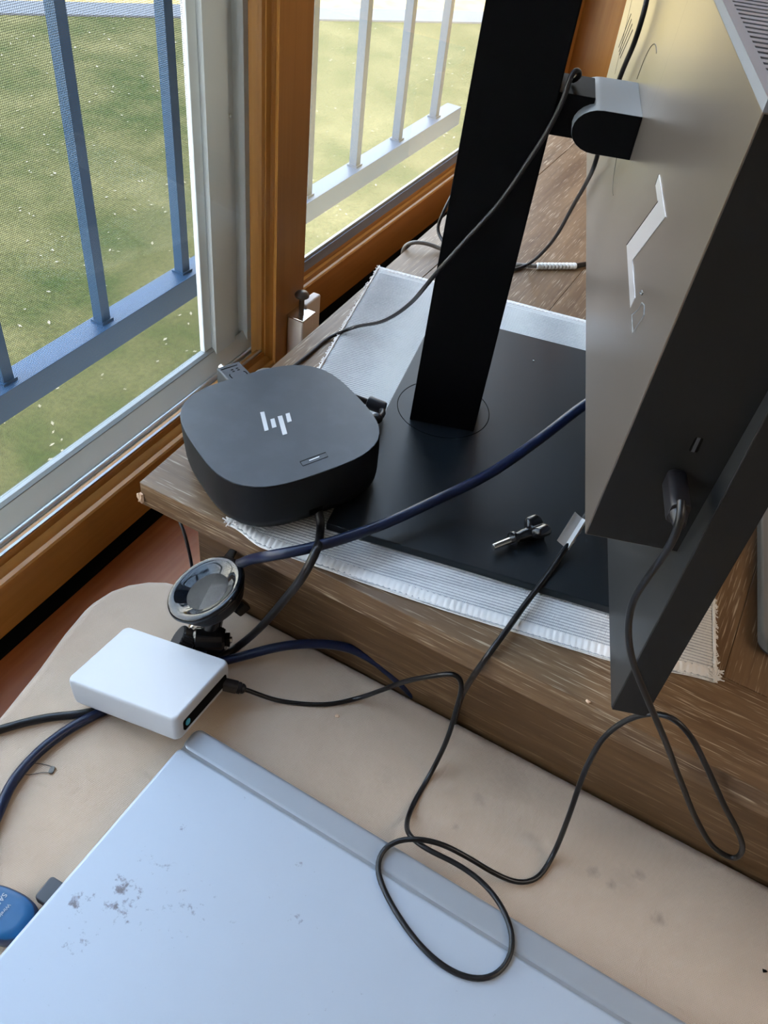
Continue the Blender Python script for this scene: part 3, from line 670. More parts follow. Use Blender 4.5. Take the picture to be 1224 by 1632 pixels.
for q in (((-0.1434, 0.2817), (-0.1434, 0.2763), A_, B_), ((-0.1641, 0.2768), (-0.1176, 0.2318), C_, D_)):
    bm = bmesh.new(); tube(bm, [(A0 - .0001, q[0][0], q[0][1]), (A0 - .0001, q[1][0], q[1][1])], .00035, 5, False); bmesh.ops.transform(bm, matrix=MF, verts=bm.verts[:]); link('emblem_edge_shade', bm, 'void', mo)  # thin black lines draw shade along two emblem edges
small = [(-0.1935, 0.2316), (-0.2044, 0.2414), (-0.2061, 0.2455), (-0.2137, 0.2483), (-0.2196, 0.2469), (-0.21, 0.2314)]
bm = bmesh.new(); tube(bm, [(A0, y, z) for y, z in small + small[:1]], .0004, 5, False)
tube(bm, [(A0, y, z) for y, z in [(-0.1932, 0.2438), (-0.1969, 0.2468), (-0.2016, 0.2479), (-0.2, 0.2464), (-0.1932, 0.2438)]], .0004, 5, False)
bmesh.ops.transform(bm, matrix=MF, verts=bm.verts[:]); link('embossed_mark', bm, 'hinge', mo)
# round mounting plate outline, crease and rear vents
for t0, t1 in ((18, 102), (262, 345)):
    bm = bmesh.new(); tube(bm, [(A0 + .0001, 0.046 * math.cos(math.radians(t0 + (t1 - t0) * i / 20)), 0.2575 + 0.0445 * math.sin(math.radians(t0 + (t1 - t0) * i / 20))) for i in range(21)], .0004, 6, False)
    bmesh.ops.transform(bm, matrix=MF, verts=bm.verts[:]); link('mount_outline', bm, 'monitor_d', mo)
for y0, y1 in ((-0.0665, -0.0540),):
    bm = bmesh.new(); tube(bm, [(A0 + .0001, y0, 0.3555), (A0 + .0001, y1, 0.285), (A0 + .0001, y1 + .008, .2450)], .00012, 6, False); bmesh.ops.transform(bm, matrix=MF, verts=bm.verts[:]); link('seam', bm, 'monitor_d', mo)
for i, (ya, za, yb, zb) in enumerate(((0.190, 0.2760, 0.216, 0.2450), (0.176, 0.2755, 0.204, 0.2450), (0.162, 0.2755, 0.193, 0.2455), (0.148, 0.275, 0.182, 0.2460))):
    flat('rear_vent', [(ya, za), (ya + .0032, za), (yb + .0032, zb), (yb, zb)], 'void', .0001)
flat('cable_seam', [(0.2255, 0.305), (0.2265, 0.305), (0.1915, 0.232), (0.1905, 0.232)], 'void', .0001)

# plug in the monitor's side port belongs to the thin usb cable, see below

# ------------------------------------------------------------------ docking station
def dock():
    D = thing('docking_station', 'black rounded-square docking station with silver emblem at the table corner', 'docking station', (0.078, 0.074, 0.0))
    rot = math.radians(-30); n = 64; r0 = 0.0652; e = 3.2; outl = []
    for i in range(n):
        t = 2 * PI * i / n; c, s = math.cos(t), math.sin(t); k = (abs(c) ** e + abs(s) ** e) ** (-1 / e) * r0; outl.append((k * c + .0015, k * s))
    tilt = math.radians(3.4)
    F = Matrix.Translation((0.0795, 0.0690, 0.0069)) @ Matrix.Rotation(tilt, 4, Vector((0.2, -0.98, 0)).normalized()) @ Matrix.Rotation(rot, 4, 'Z')
    bm = bmesh.new()
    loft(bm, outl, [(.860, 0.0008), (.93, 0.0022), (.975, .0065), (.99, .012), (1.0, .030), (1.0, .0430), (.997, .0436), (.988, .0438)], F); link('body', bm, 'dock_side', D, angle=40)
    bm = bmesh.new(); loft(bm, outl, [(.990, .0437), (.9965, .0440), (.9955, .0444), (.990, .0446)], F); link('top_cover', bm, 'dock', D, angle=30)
    bm = bmesh.new(); loft(bm, outl, [(.80, -.0010), (.80, .0009)], F); link('rubber_foot', bm, 'void', D)
    FI = F.inverted()
    def loc(x, y):            # table-plan point lying at the height of the top, into dock coordinates
        p = FI @ Vector((x, y, 0.0508 + 0.0)); return (p.x, p.y)
    TOP = .0446
    def bar(name, pts, m, h=.0003, parent=D):
        bm = bmesh.new(); prism(bm, pts, TOP - .0001, TOP + h); bmesh.ops.recalc_face_normals(bm, faces=bm.faces[:]); bmesh.ops.transform(bm, matrix=F, verts=bm.verts[:]); return link(name, bm, m, parent, smooth=False)
    return D, F, TOP, bar
D, F, TOP, bar = dock()

# measured routes of the cables (metres; table corner = origin)
PATHS = {
    'blue_over': [(0.2817, 0.2202, 0.085), (0.2644, 0.1984, 0.07), (0.2466, 0.1597, 0.0539), (0.2264, 0.1196, 0.0385), (0.2039, 0.0851, 0.028), (0.1779, 0.04, 0.022), (0.1516, 0.0001, 0.021), (0.1301, -0.0129, 0.012), (0.1033, -0.003, -0.0181), (0.0847, 0.01, -0.0459), (0.0676, 0.018, -0.0699), (0.0539, 0.02, -0.0999), (0.0465, 0.018, -0.1273), (0.0599, -0.0056, -0.114), (0.0821, -0.0437, -0.1085), (0.0851, -0.0689, -0.1085), (0.0653, -0.0946, -0.1085)],
    'blue_under': [(0.0599, -0.2447, -0.116), (0.0502, -0.2222, -0.116), (0.0434, -0.2063, -0.116), (0.0363, -0.1897, -0.116), (0.034, -0.1635, -0.116), (0.0387, -0.1382, -0.116), (0.0496, -0.1116, -0.116), (0.068, -0.0705, -0.116), (0.0869, -0.0413, -0.116), (0.1021, -0.0254, -0.114), (0.1311, -0.0033, -0.102), (0.1551, 0.0135, -0.1), (0.1779, 0.0234, -0.101), (0.1991, 0.0273, -0.107), (0.2184, 0.0266, -0.114), (0.232, 0.0273, -0.122), (0.241, 0.0337, -0.14)],
    'dock_cable': [(0.127, 0.039, 0.022), (0.1337, 0.0356, 0.016), (0.1363, 0.0355, 0.008), (0.1415, 0.0257, 0.0065), (0.1578, -0.008, 0.0271), (0.1548, -0.016, 0.0108), (0.1368, -0.0139, -0.0334), (0.118, -0.014, -0.0758), (0.0981, -0.0156, -0.1125), (0.0912, -0.031, -0.1165), (0.0746, -0.0639, -0.1165), (0.0564, -0.0993, -0.1165), (0.0402, -0.121, -0.1165), (0.0175, -0.1409, -0.1165), (-0.0013, -0.1637, -0.1165), (-0.01, -0.1781, -0.1165)],
    'thin_usb': [(0.1156, -0.0567, -0.1), (0.122, -0.0546, -0.1), (0.1297, -0.0496, -0.1042), (0.1413, -0.0436, -0.1115), (0.1534, -0.0362, -0.118), (0.183, -0.0206, -0.118), (0.201, -0.004, -0.116), (0.2148, -0.0025, -0.098), (0.2365, -0.0008, -0.0679), (0.2582, -0.002, -0.0422), (0.2672, -0.002, -0.0329), (0.2729, 0, -0.0353), (0.276, -0.0021, -0.0445), (0.2774, -0.0073, -0.0598), (0.2791, -0.0173, -0.0871), (0.277, -0.0304, -0.118), (0.277, -0.0574, -0.118), (0.28, -0.0739, -0.113), (0.2886, -0.0873, -0.1), (0.3011, -0.0894, -0.0985), (0.3233, -0.0879, -0.0985), (0.3447, -0.0908, -0.0985), (0.3618, -0.0999, -0.0985), (0.3726, -0.1127, -0.0985), (0.3745, -0.1273, -0.0985), (0.3677, -0.1401, -0.0985), (0.353, -0.1468, -0.0985), (0.3342, -0.1467, -0.0985), (0.3138, -0.1403, -0.0985), (0.292, -0.1285, -0.0985), (0.2796, -0.1177, -0.0985), (0.276, -0.1071, -0.0985), (0.2807, -0.0973, -0.096), (0.2914, -0.09, -0.0935), (0.3068, -0.0838, -0.094), (0.3265, -0.0795, -0.1), (0.347, -0.0741, -0.112), (0.3621, -0.0694, -0.117), (0.3724, -0.0603, -0.118), (0.3759, -0.0409, -0.116), (0.374, -0.0303, -0.0809), (0.3699, -0.0183, -0.0347), (0.3715, -0.0107, -0.0063), (0.3787, -0.006, 0.0114), (0.3883, -0.007, 0.0281), (0.3984, -0.008, 0.0347), (0.4124, -0.008, 0.0268), (0.429, -0.007, 0.0066), (0.4516, -0.005, -0.024), (0.4702, 0, -0.0508), (0.4792, 0.003, -0.0688), (0.4795, 0.004, -0.0847), (0.467, 0.002, -0.0814), (0.4455, -0.004, -0.0536), (0.4213, -0.013, -0.0103), (0.3978, -0.026, 0.0375), (0.3784, -0.0331, 0.0714), (0.3628, -0.0397, 0.1013), (0.3543, -0.0431, 0.1248), (0.3509, -0.0448, 0.1458), (0.3527, -0.0462, 0.1675), (0.3546, -0.0482, 0.1855), (0.3547, -0.0503, 0.1994), (0.3527, -0.0467, 0.2077), (0.3513, -0.0419, 0.2075)],
    'tag_cable': [(0.3049, 0.1354, 0.05), (0.3006, 0.1262, 0.03), (0.298, 0.1071, 0.017), (0.2951, 0.074, 0.0115), (0.2914, 0.0434, 0.009), (0.289, 0.0177, 0.0065), (0.2869, 0.003, 0.004), (0.2842, -0.003, -0.0076), (0.2789, 0.002, -0.0396), (0.2745, 0.012, -0.0748), (0.2728, 0.02, -0.1088), (0.2733, 0.021, -0.1294)],
    'long_thin': [(0.1913, 0.2184, 0.2765), (0.1964, 0.2096, 0.2812), (0.1995, 0.2001, 0.2876), (0.1977, 0.1921, 0.2913), (0.1959, 0.1914, 0.2873), (0.1966, 0.1906, 0.2799), (0.1925, 0.1892, 0.2589), (0.1821, 0.1857, 0.2292), (0.1722, 0.1802, 0.2044), (0.1576, 0.1731, 0.1781), (0.1436, 0.1662, 0.1527), (0.1035, 0.2123, 0.0873), (0.0707, 0.2383, 0.0472), (0.0257, 0.267, 0.008), (0.0129, 0.2492, 0.0018), (0.0125, 0.2118, 0.0018), (0.0111, 0.1853, 0.0018), (0.0052, 0.1533, 0.003)],
    'power_cord': [(0.1951, 0.3266, 0.3191), (0.205, 0.2975, 0.3091), (0.2044, 0.2993, 0.2882), (0.1959, 0.3228, 0.2582), (0.1912, 0.3364, 0.2244), (0.1964, 0.3166, 0.2001), (0.1832, 0.3616, 0.1619), (0.1693, 0.3984, 0.1269), (0.1468, 0.4525, 0.0667), (0.1292, 0.4812, 0.0307), (0.1114, 0.5027, 0.0032), (0.103, 0.4834, 0.0025), (0.0809, 0.4687, 0.0025), (0.0487, 0.465, 0.0025), (0.0184, 0.4843, 0.0045), (0.0028, 0.496, 0.012), (0.0053, 0.4991, 0.03), (0.0045, 0.5214, 0.045), (-0.0043, 0.5831, 0.035), (0.0095, 0.6478, 0.01)],
    'grey_cord': [(0.1766, 0.571, 0.0025), (0.1648, 0.5503, 0.0025), (0.1569, 0.5359, 0.0035), (0.1385, 0.519, 0.0035), (0.121, 0.5064, 0.0035), (0.1024, 0.4977, 0.0022), (0.0661, 0.4855, 0.0022), (0.0254, 0.4734, 0.003), (0.0057, 0.4647, 0.008), (-0.0068, 0.4554, 0.009), (-0.0154, 0.454, 0.003), (-0.0169, 0.4546, -0.006), (-0.0258, 0.4861, -0.04)],
    'under_cord': [(0.0076, 0.03, -0.0599), (0.015, 0.026, -0.0625), (0.0207, 0.022, -0.0704), (0.0269, 0.018, -0.0803), (0.0286, 0.017, -0.0936), (0.027, 0.0206, -0.114)],
    'adapter_cord': [(0.0126, 0.123, 0.024), (0.0121, 0.1308, 0.028), (0.0142, 0.1412, 0.028), (0.018, 0.1502, 0.022), (0.0191, 0.1573, 0.012), (0.0256, 0.1534, 0.008)],
    'dock_rear': [(0.0838, 0.1553, 0.025), (0.0941, 0.1606, 0.022), (0.105, 0.1625, 0.02), (0.1125, 0.1639, 0.02), (0.1182, 0.1609, 0.02), (0.121, 0.1538, 0.02), (0.1187, 0.1461, 0.022), (0.1178, 0.1368, 0.025), (0.1166, 0.1265, 0.028)],
}
for pts in ([(-0.0137, -0.0083), (-0.0131, -0.0053), (0.0082, -0.0119), (0.008, -0.015)], [(-0.0026, -0.0054), (-0.0024, -0.0023), (0.0074, -0.0053), (0.0073, -0.0087)],
            [(-0.0033, 0.0008), (-0.0028, 0.0042), (0.0183, -0.0021), (0.0182, -0.0057)], [(-0.0034, 0.0073), (-0.0032, 0.0104), (0.0066, 0.0073), (0.0066, 0.0039)]):
    bar('logo_stroke', pts, 'silver')
bpts = [(0.0500, -0.0082), (0.0492, 0.0122), (0.0541, 0.0114), (0.0548, -0.0085)]
pb = bar('power_button', bpts, 'dock', .00005)
bm = bmesh.new(); tube(bm, [(x, y, TOP + .0001) for x, y in bpts + bpts[:1]], .00022, 5, False); bmesh.ops.transform(bm, matrix=F, verts=bm.verts[:]); link('button_outline', bm, 'void', pb)
bar('light_bar', [(0.0514, -0.002), (0.0510, 0.006), (0.0517, 0.006), (0.0521, -0.0021)], 'silver', .0002, pb)
bm = bmesh.new(); bx(bm, .0640, -.010, .0085, .0662, .0005, .0125); bmesh.ops.transform(bm, matrix=F, verts=bm.verts[:]); link('port', bm, 'void', D)

# ------------------------------------------------------------------ cables
def cable(name, label, key, r, m, group=None, n=12, relax=6):
    pts = PATHS[key]; c = thing(name, label, 'cable', tuple(pts[0]), group)
    tube_obj('wire', pts, r, m, c, n, relax=relax, step=.003); return c
def dvec(a, b): return (Vector(b) - Vector(a)).normalized()

c = cable('thick_cable', 'thick dark blue cable crossing over the black stand from monitor to suction cup', 'blue_over', .0039, 'cable_blue')
c = cable('thick_cable', 'thick dark blue cable on the bench passing under the white box', 'blue_under', .0037, 'cable_blue')
c = cable('dock_cable', 'thick black cable running from the docking station down to the bench', 'dock_cable', .0031, 'cable')
c = cable('usb_cable', 'thin black usb cable looping over the silver laptop up to the monitor port', 'thin_usb', .0018, 'cable')
# connector at the white box
p0, p1 = Vector(PATHS['thin_usb'][0]), Vector(PATHS['thin_usb'][2]); d_ = dvec(p0, p1)
PF = axis_frame(p0 - d_ * .002, d_)
prism_obj('plug', rrect(.0075, .0105, .0025, 4), 0, .0115, 'cable_soft', c, .0006, 2, PF)
lathe_obj('strain_relief', [(.0042, .0116), (.0046, .0122), (.0046, .0140), (.0036, .0146), (.0040, .0152), (.0036, .0168), (.0022, .0180)], 'cable_soft', c, 20, PF)
# connector at the monitor port
sd_ = -UU
q0 = P0 + NN * 0.1128 + UU * (-0.2672) + ZZ * 0.1945; 
PF = frame(q0, NN, ZZ, UU * -1); 
prism_obj('plug', rrect(.0090, .0120, .003, 4), 0, .0240, 'cable_soft', c, .0010, 2, PF)
lathe_obj('strain_relief', [(.0042, .0242), (.0038, .0262), (.0032, .0290), (.0026, .0310)], 'cable_soft', c, 20, PF)

c = cable('tagged_cable', 'thin black cable with a white paper tag hanging over the table edge', 'tag_cable', .0021, 'cable')
# white folded label flag on the cable
a_, b_ = Vector(PATHS['tag_cable'][2]), Vector(PATHS['tag_cable'][1]); dd = dvec(a_, b_)
base = a_ + dd * -.001; sidev = Vector((-0.90, -0.10, 0.42)); sidev = (sidev - dd * sidev.dot(dd)).normalized(); nn_ = dd.cross(sidev)
TF = frame(base, dd, sidev, nn_)
bm = bmesh.new()
for k in range(2):
    rows = []
    for i in range(14):
        t = i / 13
        if t < .35: a = PI * 2 * t / .35; y, z = -.0026 * math.cos(a) , .0026 * math.sin(a)
        else:
            y = -.0026 + (t - .35) / .65 * .0125; z = .0006 + .004 * ((t - .35) / .65) ** 2
        rows.append([bm.verts.new((x, y, z + .0003 * k)) for x in (-.002, .0225)])
    for a, b in zip(rows, rows[1:]): bm.faces.new((a[0], b[0], b[1], a[1]))
bmesh.ops.transform(bm, matrix=TF, verts=bm.verts[:]); link('paper_tag', bm, 'tag', c, angle=60)
bm = bmesh.new()
for i in range(2): bx(bm, .004 + .008 * i, -.0029, -.0012, .007 + .008 * i, -.0026, .0014)
bmesh.ops.transform(bm, matrix=TF, verts=bm.verts[:]); link('tag_print', bm, 'cable_grey', c)

c = cable('stand_cable', 'thin black cable running across the black column down to the placemat', 'long_thin', .0016, 'cable_soft')
c = cable('power_cable', 'black cable hanging behind the hinge and coiled at the table back', 'power_cord', .0018, 'cable_soft')
c = cable('grey_cable', 'grey cable with a ribbed white sleeve lying behind the placemat', 'grey_cord', .0022, 'cable_grey')
gp = [Vector(p) for p in PATHS['grey_cord']]
s0, s1 = gp[4], gp[2]; dd = dvec(s0, s1); L_ = (s1 - s0).length; prof = [(.0026, 0)]
for i in range(11): prof += [(.0036, L_ * (i + .15) / 11), (.0036, L_ * (i + .75) / 11), (.0029, L_ * (i + .85) / 11), (.0029, L_ * (i + 1.0) / 11)]
lathe_obj('ribbed_sleeve', prof, 'tag', c, 18, axis_frame(s0, dd))
lathe_obj('dark_collar', [(.0028, 0), (.0030, .001), (.0028, .018)], 'cable', c, 16, axis_frame(s1, dvec(gp[2], gp[0])))
c = cable('hanging_cable', 'thin black cable dangling below the table near its corner', 'under_cord', .0014, 'cable')
tube_obj('tail', [PATHS['under_cord'][-1], (0.024, 0.030, -0.1615)], .0014, 'cable', c, 8, False, 0)
c = cable('ferrite_cable', 'short black cable with a ferrite bead looping behind the docking station', 'dock_rear', .0026, 'cable')
fp = [Vector(p) for p in PATHS['dock_rear']]; lathe_obj('ferrite_bead', [(.0030, -.008), (.0052, -.0074), (.0056, -.006), (.0056, .006), (.0052, .0074), (.0030, .008)], 'cable_soft', c, 24, axis_frame(fp[2] * .45 + fp[3] * .55, dvec(fp[1], fp[3])))
lathe_obj('barrel_plug', [(.0026, 0), (.0040, .002), (.0044, .004), (.0038, .0046), (.0044, .0056), (.0038, .0064), (.0044, .0074), (.0038, .0084), (.0046, .0094), (.0046, .020)], 'cable_soft', c, 20, axis_frame(fp[5] * .5 + fp[6] * .5, dvec(fp[5], fp[8])))

# ------------------------------------------------------------------ small adapter box behind the dock
ad = thing('usb_adapter', 'small black adapter box with printed marks behind the docking station', 'adapter', (0.012, 0.118, 0.0))
ax_ = math.radians(-17)
AF = Matrix.Translation((-0.0030, 0.1300, 0.0)) @ Matrix.Rotation(math.radians(-24.5), 4, 'Z') @ Matrix.Translation((0, 0, -.015))
box('case', (0.0, -0.0205, 0.0152), (0.034, 0.0, 0.0500), 'slate', ad, .0015, 3, AF)
for (x0, y0, x1, y1) in ((0.004, -0.019, 0.0048, -0.004), (0.008, -0.012, 0.0088, -0.010), (0.008, -0.0075, 0.0088, -0.0055), (0.0105, -0.012, 0.0113, -0.010), (0.0105, -0.0075, 0.0113, -0.0055)):
    box('printed_mark', (x0, y0, .04995), (x1, y1, .0502), 'void', ad, mtx=AF)
for pts in ([(.013, -.0155, .0501), (.0145, -.0165, .0501), (.019, -.0165, .0501), (.0235, -.0185, .0501)], [(.0145, -.004, .0501), (.016, -.003, .0501), (.026, -.0035, .0501)]):
    bm = bmesh.new(); tube(bm, pts, .0004, 5, False); bmesh.ops.transform(bm, matrix=AF, verts=bm.verts[:]); link('printed_mark', bm, 'void', ad)
bm = bmesh.new(); prism(bm, [(.0205, -.0135), (.0245, -.0135), (.0225, -.0075)], .04995, .0502); bmesh.ops.transform(bm, matrix=AF, verts=bm.verts[:]); link('printed_arrow', bm, 'void', ad)
tube_obj('lead', PATHS['adapter_cord'], .0021, 'cable_grey', ad, 10)
tube_obj('steel_plug', [AF @ Vector((-.004, -.014, .046)), AF @ Vector((.002, -.014, .046))], .0030, 'steel', ad, 14, False, 0)

# ------------------------------------------------------------------ thumb screw on the stand base
ts = thing('thumb_screw', 'black thumb screw with steel shaft lying on the stand base', 'screw', (0.262, 0.095, BZ))
o0 = Vector((0.2533, 0.0745, BZ + .0058)); dn = Vector((0.0235, 0.0400, 0.0)).normalized(); SF = axis_frame(o0, dn)
lathe_obj('shaft', [(0, 0), (.0020, .0002), (.0024, .0008), (.0024, .0185)], 'steel', ts, 20, SF)
lathe_obj('collar', [(.0024, .0170), (.0056, .0172), (.0058, .0185), (.0056, .0198), (.0040, .0205), (.0038, .0230), (.0045, .0265), (.0043, .0300), (.0052, .0330), (.0060, .0345)], 'blackgloss', ts, 28, SF)
bm = bmesh.new(); hp = []
for i in range(48):
    t = 2 * PI * i / 48; r = .0082 + .0030 * math.cos(3 * t); hp.append((r * math.cos(t), r * math.sin(t)))
loft(bm, hp, [(.45, .0315), (.9, .0345), (1, .0360), (1, .0435), (.92, .0450), (.55, .0442)], SF @ Matrix.Rotation(math.radians(28), 4, 'Z')); link('lobed_head', bm, 'blackgloss', ts, angle=45)

# ------------------------------------------------------------------ suction cup mount
sm = thing('suction_mount', 'black suction cup mount with glossy dish standing behind the white box', 'mount', (0.075, -0.02, -0.12))
cn = Vector((-0.394, -0.182, 0.898)).normalized(); cc = Vector((0.0690, -0.0160, -0.0600)); CF = axis_frame(cc, cn)
lathe_obj('cup', [(0, -.0078), (.005, -.0076), (.0095, -.0069), (.0140, -.0055), (.0180, -.0036), (.0215, -.0016), (.0248, .0002), (.0275, .0012), (.0300, .0014), (.0316, .0004), (.0322, -.0016), (.0314, -.0032), (.0290, -.0038)], 'cup', sm, 72, CF, 60)
lathe_obj('cup_housing', [(.0285, -.0038), (.0292, -.0046), (.0292, -.0072), (.0270, -.0080), (.0262, -.0130), (.0240, -.0165), (.0140, -.0185), (.0100, -.0190), (0, -.0190)], 'black', sm, 64, CF)
# tab
tabd = (Vector((0.0634, 0.0286, -0.0534)) - cc); tabd = (tabd - cn * tabd.dot(cn)).normalized(); tl = cn.cross(tabd)
TBF = frame(cc - cn * .0035, tabd, tl, cn)
prism_obj('pull_tab', [(.029, -.0052), (.0400, -.0036), (.0445, -.0024), (.0455, 0), (.0445, .0024), (.0400, .0036), (.029, .0052)], -.0012, .0012, 'cup', sm, .0006, 2, TBF)
# lever under the housing, neck, joint
neck0 = cc - cn * .018; base_c = Vector((0.0790, -0.0290, -0.1080))
tube_obj('neck', [neck0, neck0 * .55 + base_c * .45 , base_c], lambda t: .0100 - .002 * math.sin(PI * t), 'blackgloss', sm, 20, True, 0)
LF = axis_frame(Vector((0.0905, -0.0050, -0.0800)), (0.4, 0.75, 0.5))
box('release_lever', (-.004, -.008, -.004), (.004, .008, .007), 'blackgloss', sm, .0015, 2, LF)
JF = axis_frame(Vector((0.0810, -0.0290, -0.1010)), (0.85, 0.52, 0.0))
lathe_obj('joint', [(0, -.012), (.008, -.012), (.0095, -.010), (.0095, .010), (.008, .012), (0, .012)], 'blackgloss', sm, 28, JF)
lathe_obj('nut', [(.0055, .0120), (.0060, .0125), (.0060, .0155), (.0030, .0160), (.0028, .0150), (0, .0150)], 'blackgloss', sm, 6, JF)
lathe_obj('bolt_end', [(0, .0152), (.0024, .0152), (.0026, .0158), (.0024, .0172), (0, .0176)], 'steel', sm, 16, JF)
bm = bmesh.new(); kp = []
for i in range(72):
    r = .0128 + (.0006 if i % 2 else -.0005); t = 2 * PI * i / 72; kp.append((r * math.cos(t), r * math.sin(t)))
KF = axis_frame(Vector((0.0640, -0.0415, -0.1050)), (-0.75, -0.35, 0.55))
loft(bm, kp, [(.90, -.0055), (1, -.0045), (1, .0045), (.92, .0058), (.6, .0060)], KF); link('knurled_knob', bm, 'black', sm, angle=25)
lathe_obj('knob_stub', [(.0060, -.0056), (.0065, -.0140), (0, -.0140)], 'blackgloss', sm, 20, KF)
lathe_obj('washer', [(.0022, .0), (.0036, .0004), (.0036, .0022), (0, .003)], 'steel', sm, 16, axis_frame(Vector((0.0690, -0.0325, -0.0890)), (-.6, -.2, .7)))
box('foot', (0.0640, -0.0420, -0.1202), (0.0900, -0.0180, -0.1090), 'blackgloss', sm, .003, 2)

# ------------------------------------------------------------------ white box
wb = thing('white_box', 'small white plastic box with rounded edges lying on the cables on the bench', 'box', (0.069, -0.083, -0.1125))
# one corner rests on the laptop, so the box lies tilted
BX, BY, H = 0.0950, 0.0665, 0.0225
ez = Vector((-0.1779, 0.1558, 0.9716)).normalized(); ex = Vector((0.9826, 0.0817, 0.1668)); ex = (ex - ez * ex.dot(ez)).normalized(); ey = ez.cross(ex)
BFm = frame(Vector((0.0682, -0.0826, -0.0862)) - ez * H, ex, ey, ez)
bm = bmesh.new(); loft(bm, rrect(BX, BY, .0048, 6), [(.955, 0), (.975, .0012), (.985, .004), (1, .0155), (1, H - .0030), (.987, H - .0011), (.955, H)], BFm); link('shell', bm, 'white', wb, angle=60)
RF = BFm @ Matrix.Translation((BX / 2 * 0.992, 0.000, .0102)) @ Matrix.Rotation(PI / 2, 4, 'Z') @ Matrix.Rotation(PI / 2, 4, 'X')
bm = bmesh.new(); prism(bm, rrect(BY * .80, .0090, .0018, 4), -.0012, .0007); bmesh.ops.transform(bm, matrix=RF, verts=bm.verts[:]); link('port_recess', bm, 'void', wb)
lathe_obj('teal_button', [(0, -.0010), (.0022, -.0010), (.0026, -.0007), (.0026, .0009), (.0022, .0012), (0, .0012)], 'teal', wb, 20, RF @ Matrix.Translation((-BY * .33, .0005, 0)))

# ------------------------------------------------------------------ laptop
lp = thing('laptop', 'closed silver laptop with a scuffed lid on the beige bench', 'laptop', (0.30, -0.20, -0.12))
LA = math.radians(-0.9); LFm = Matrix.Translation((0.1198, -0.0945, -0.1190)) @ Matrix.Rotation(LA, 4, 'Z')
LX, LY = 0.372, 0.262
def slab(name, x0, y0, x1, y1, z0, z1, r, m, bev):
    return prism_obj(name, rrect(x1 - x0, y1 - y0, r, 6, (x0 + x1) / 2, (y0 + y1) / 2), z0, z1, m, lp, bev, 4, LFm, 60)
def lid_mat():
    m = mat('laptop_lid_scuffed', (0.37, 0.415, 0.475), 0.34, 0.1, 0.5)
    n = m.node_tree.nodes; k = m.node_tree.links; b = n['Principled BSDF']; t = n.new('ShaderNodeTexCoord'); prev = None
    z = n.new('ShaderNodeTexNoise'); z.inputs['Scale'].default_value = 170; z.inputs['Detail'].default_value = 6; z.inputs['Roughness'].default_value = .7; k.new(t.outputs['Object'], z.inputs[0])
    tot = None
    for x, y, r, s in ((0.134, -0.229, .010, 1.0), (0.138, -0.225, .007, .9), (0.152, -0.208, .012, 1.0), (0.158, -0.214, .020, .62), (0.155, -0.219, .009, .9), (0.158, -0.160, .008, .7), (0.149, -0.185, .010, .55), (0.162, -0.186, .012, .5), (0.236, -0.140, .006, .8), (0.156, -0.276, .008, .5), (0.148, -0.244, .022, .45), (0.19, -0.20, .03, .4), (0.25, -0.17, .01, .45), (0.21, -.30, .03, .35)):
        d = n.new('ShaderNodeVectorMath'); d.operation = 'DISTANCE'; k.new(t.outputs['Object'], d.inputs[0]); d.inputs[1].default_value = (x, y, -0.101)
        mr = n.new('ShaderNodeMapRange'); mr.inputs['From Min'].default_value = 0; mr.inputs['From Max'].default_value = r; mr.inputs['To Min'].default_value = s; mr.inputs['To Max'].default_value = 0
        k.new(d.outputs['Value'], mr.inputs[0])
        if tot is None: tot = mr.outputs[0]
        else:
            mx = n.new('ShaderNodeMath'); mx.operation = 'MAXIMUM'; k.new(tot, mx.inputs[0]); k.new(mr.outputs[0], mx.inputs[1]); tot = mx.outputs[0]
    ad_ = n.new('ShaderNodeMath'); ad_.operation = 'MULTIPLY_ADD'; ad_.inputs[1].default_value = .30; k.new(tot, ad_.inputs[0]); k.new(z.outputs['Fac'], ad_.inputs[2])
    mr = n.new('ShaderNodeMapRange'); mr.inputs['From Min'].default_value = .66; mr.inputs['From Max'].default_value = .80; mr.inputs['To Max'].default_value = .8; k.new(ad_.outputs[0], mr.inputs[0])
    mm = n.new('ShaderNodeMix'); mm.data_type = 'RGBA'; k.new(mr.outputs[0], mm.inputs[0]); mm.inputs[6].default_value = (0.37, 0.415, 0.475, 1); mm.inputs[7].default_value = (0.085, 0.058, 0.055, 1)
    k.new(mm.outputs[2], b.inputs['Base Color']); return m
M['lid'] = lid_mat()
slab('base', .0005, -LY, LX, -.0015, .0012, .0088, .008, 'laptop_side', .0015)
slab('lid', 0, -LY - .001, LX + .001, -.0199, .0093, .0190, .004, 'lid', .0028)
slab('hinge_cover', 0, -.0195, LX + .001, 0, .0093, .0186, .006, 'laptop_strip', .0035)
slab('hinge_groove', .002, -.0225, LX - .002, -.0165, .0090, .0178, .001, 'groove', 0)
for x in (.03, LX - .03):
    for y in (-.03, -LY + .03): lathe_obj('rubber_foot', [(.006, -.0010), (.006, .0012)], 'void', lp, 16, LFm @ Matrix.Translation((x, y, 0)))

# ------------------------------------------------------------------ little things plugged in by the laptop
dg = thing('usb_receiver', 'small dark usb receiver poking out from under the laptop edge', 'receiver', (0.110, -0.227, -0.12))
GF = Matrix.Translation((0.1145, -0.2295, -0.1148)) @ Matrix.Rotation(math.radians(2), 4, 'Z')
prism_obj('cap', rrect(.0190, .0155, .0025, 5), -.0030, .0040, 'slate', dg, .0012, 3, GF)
box('connector', (.0096, -.006, -.0022), (.0150, .006, .0022), 'steel', dg, mtx=GF)

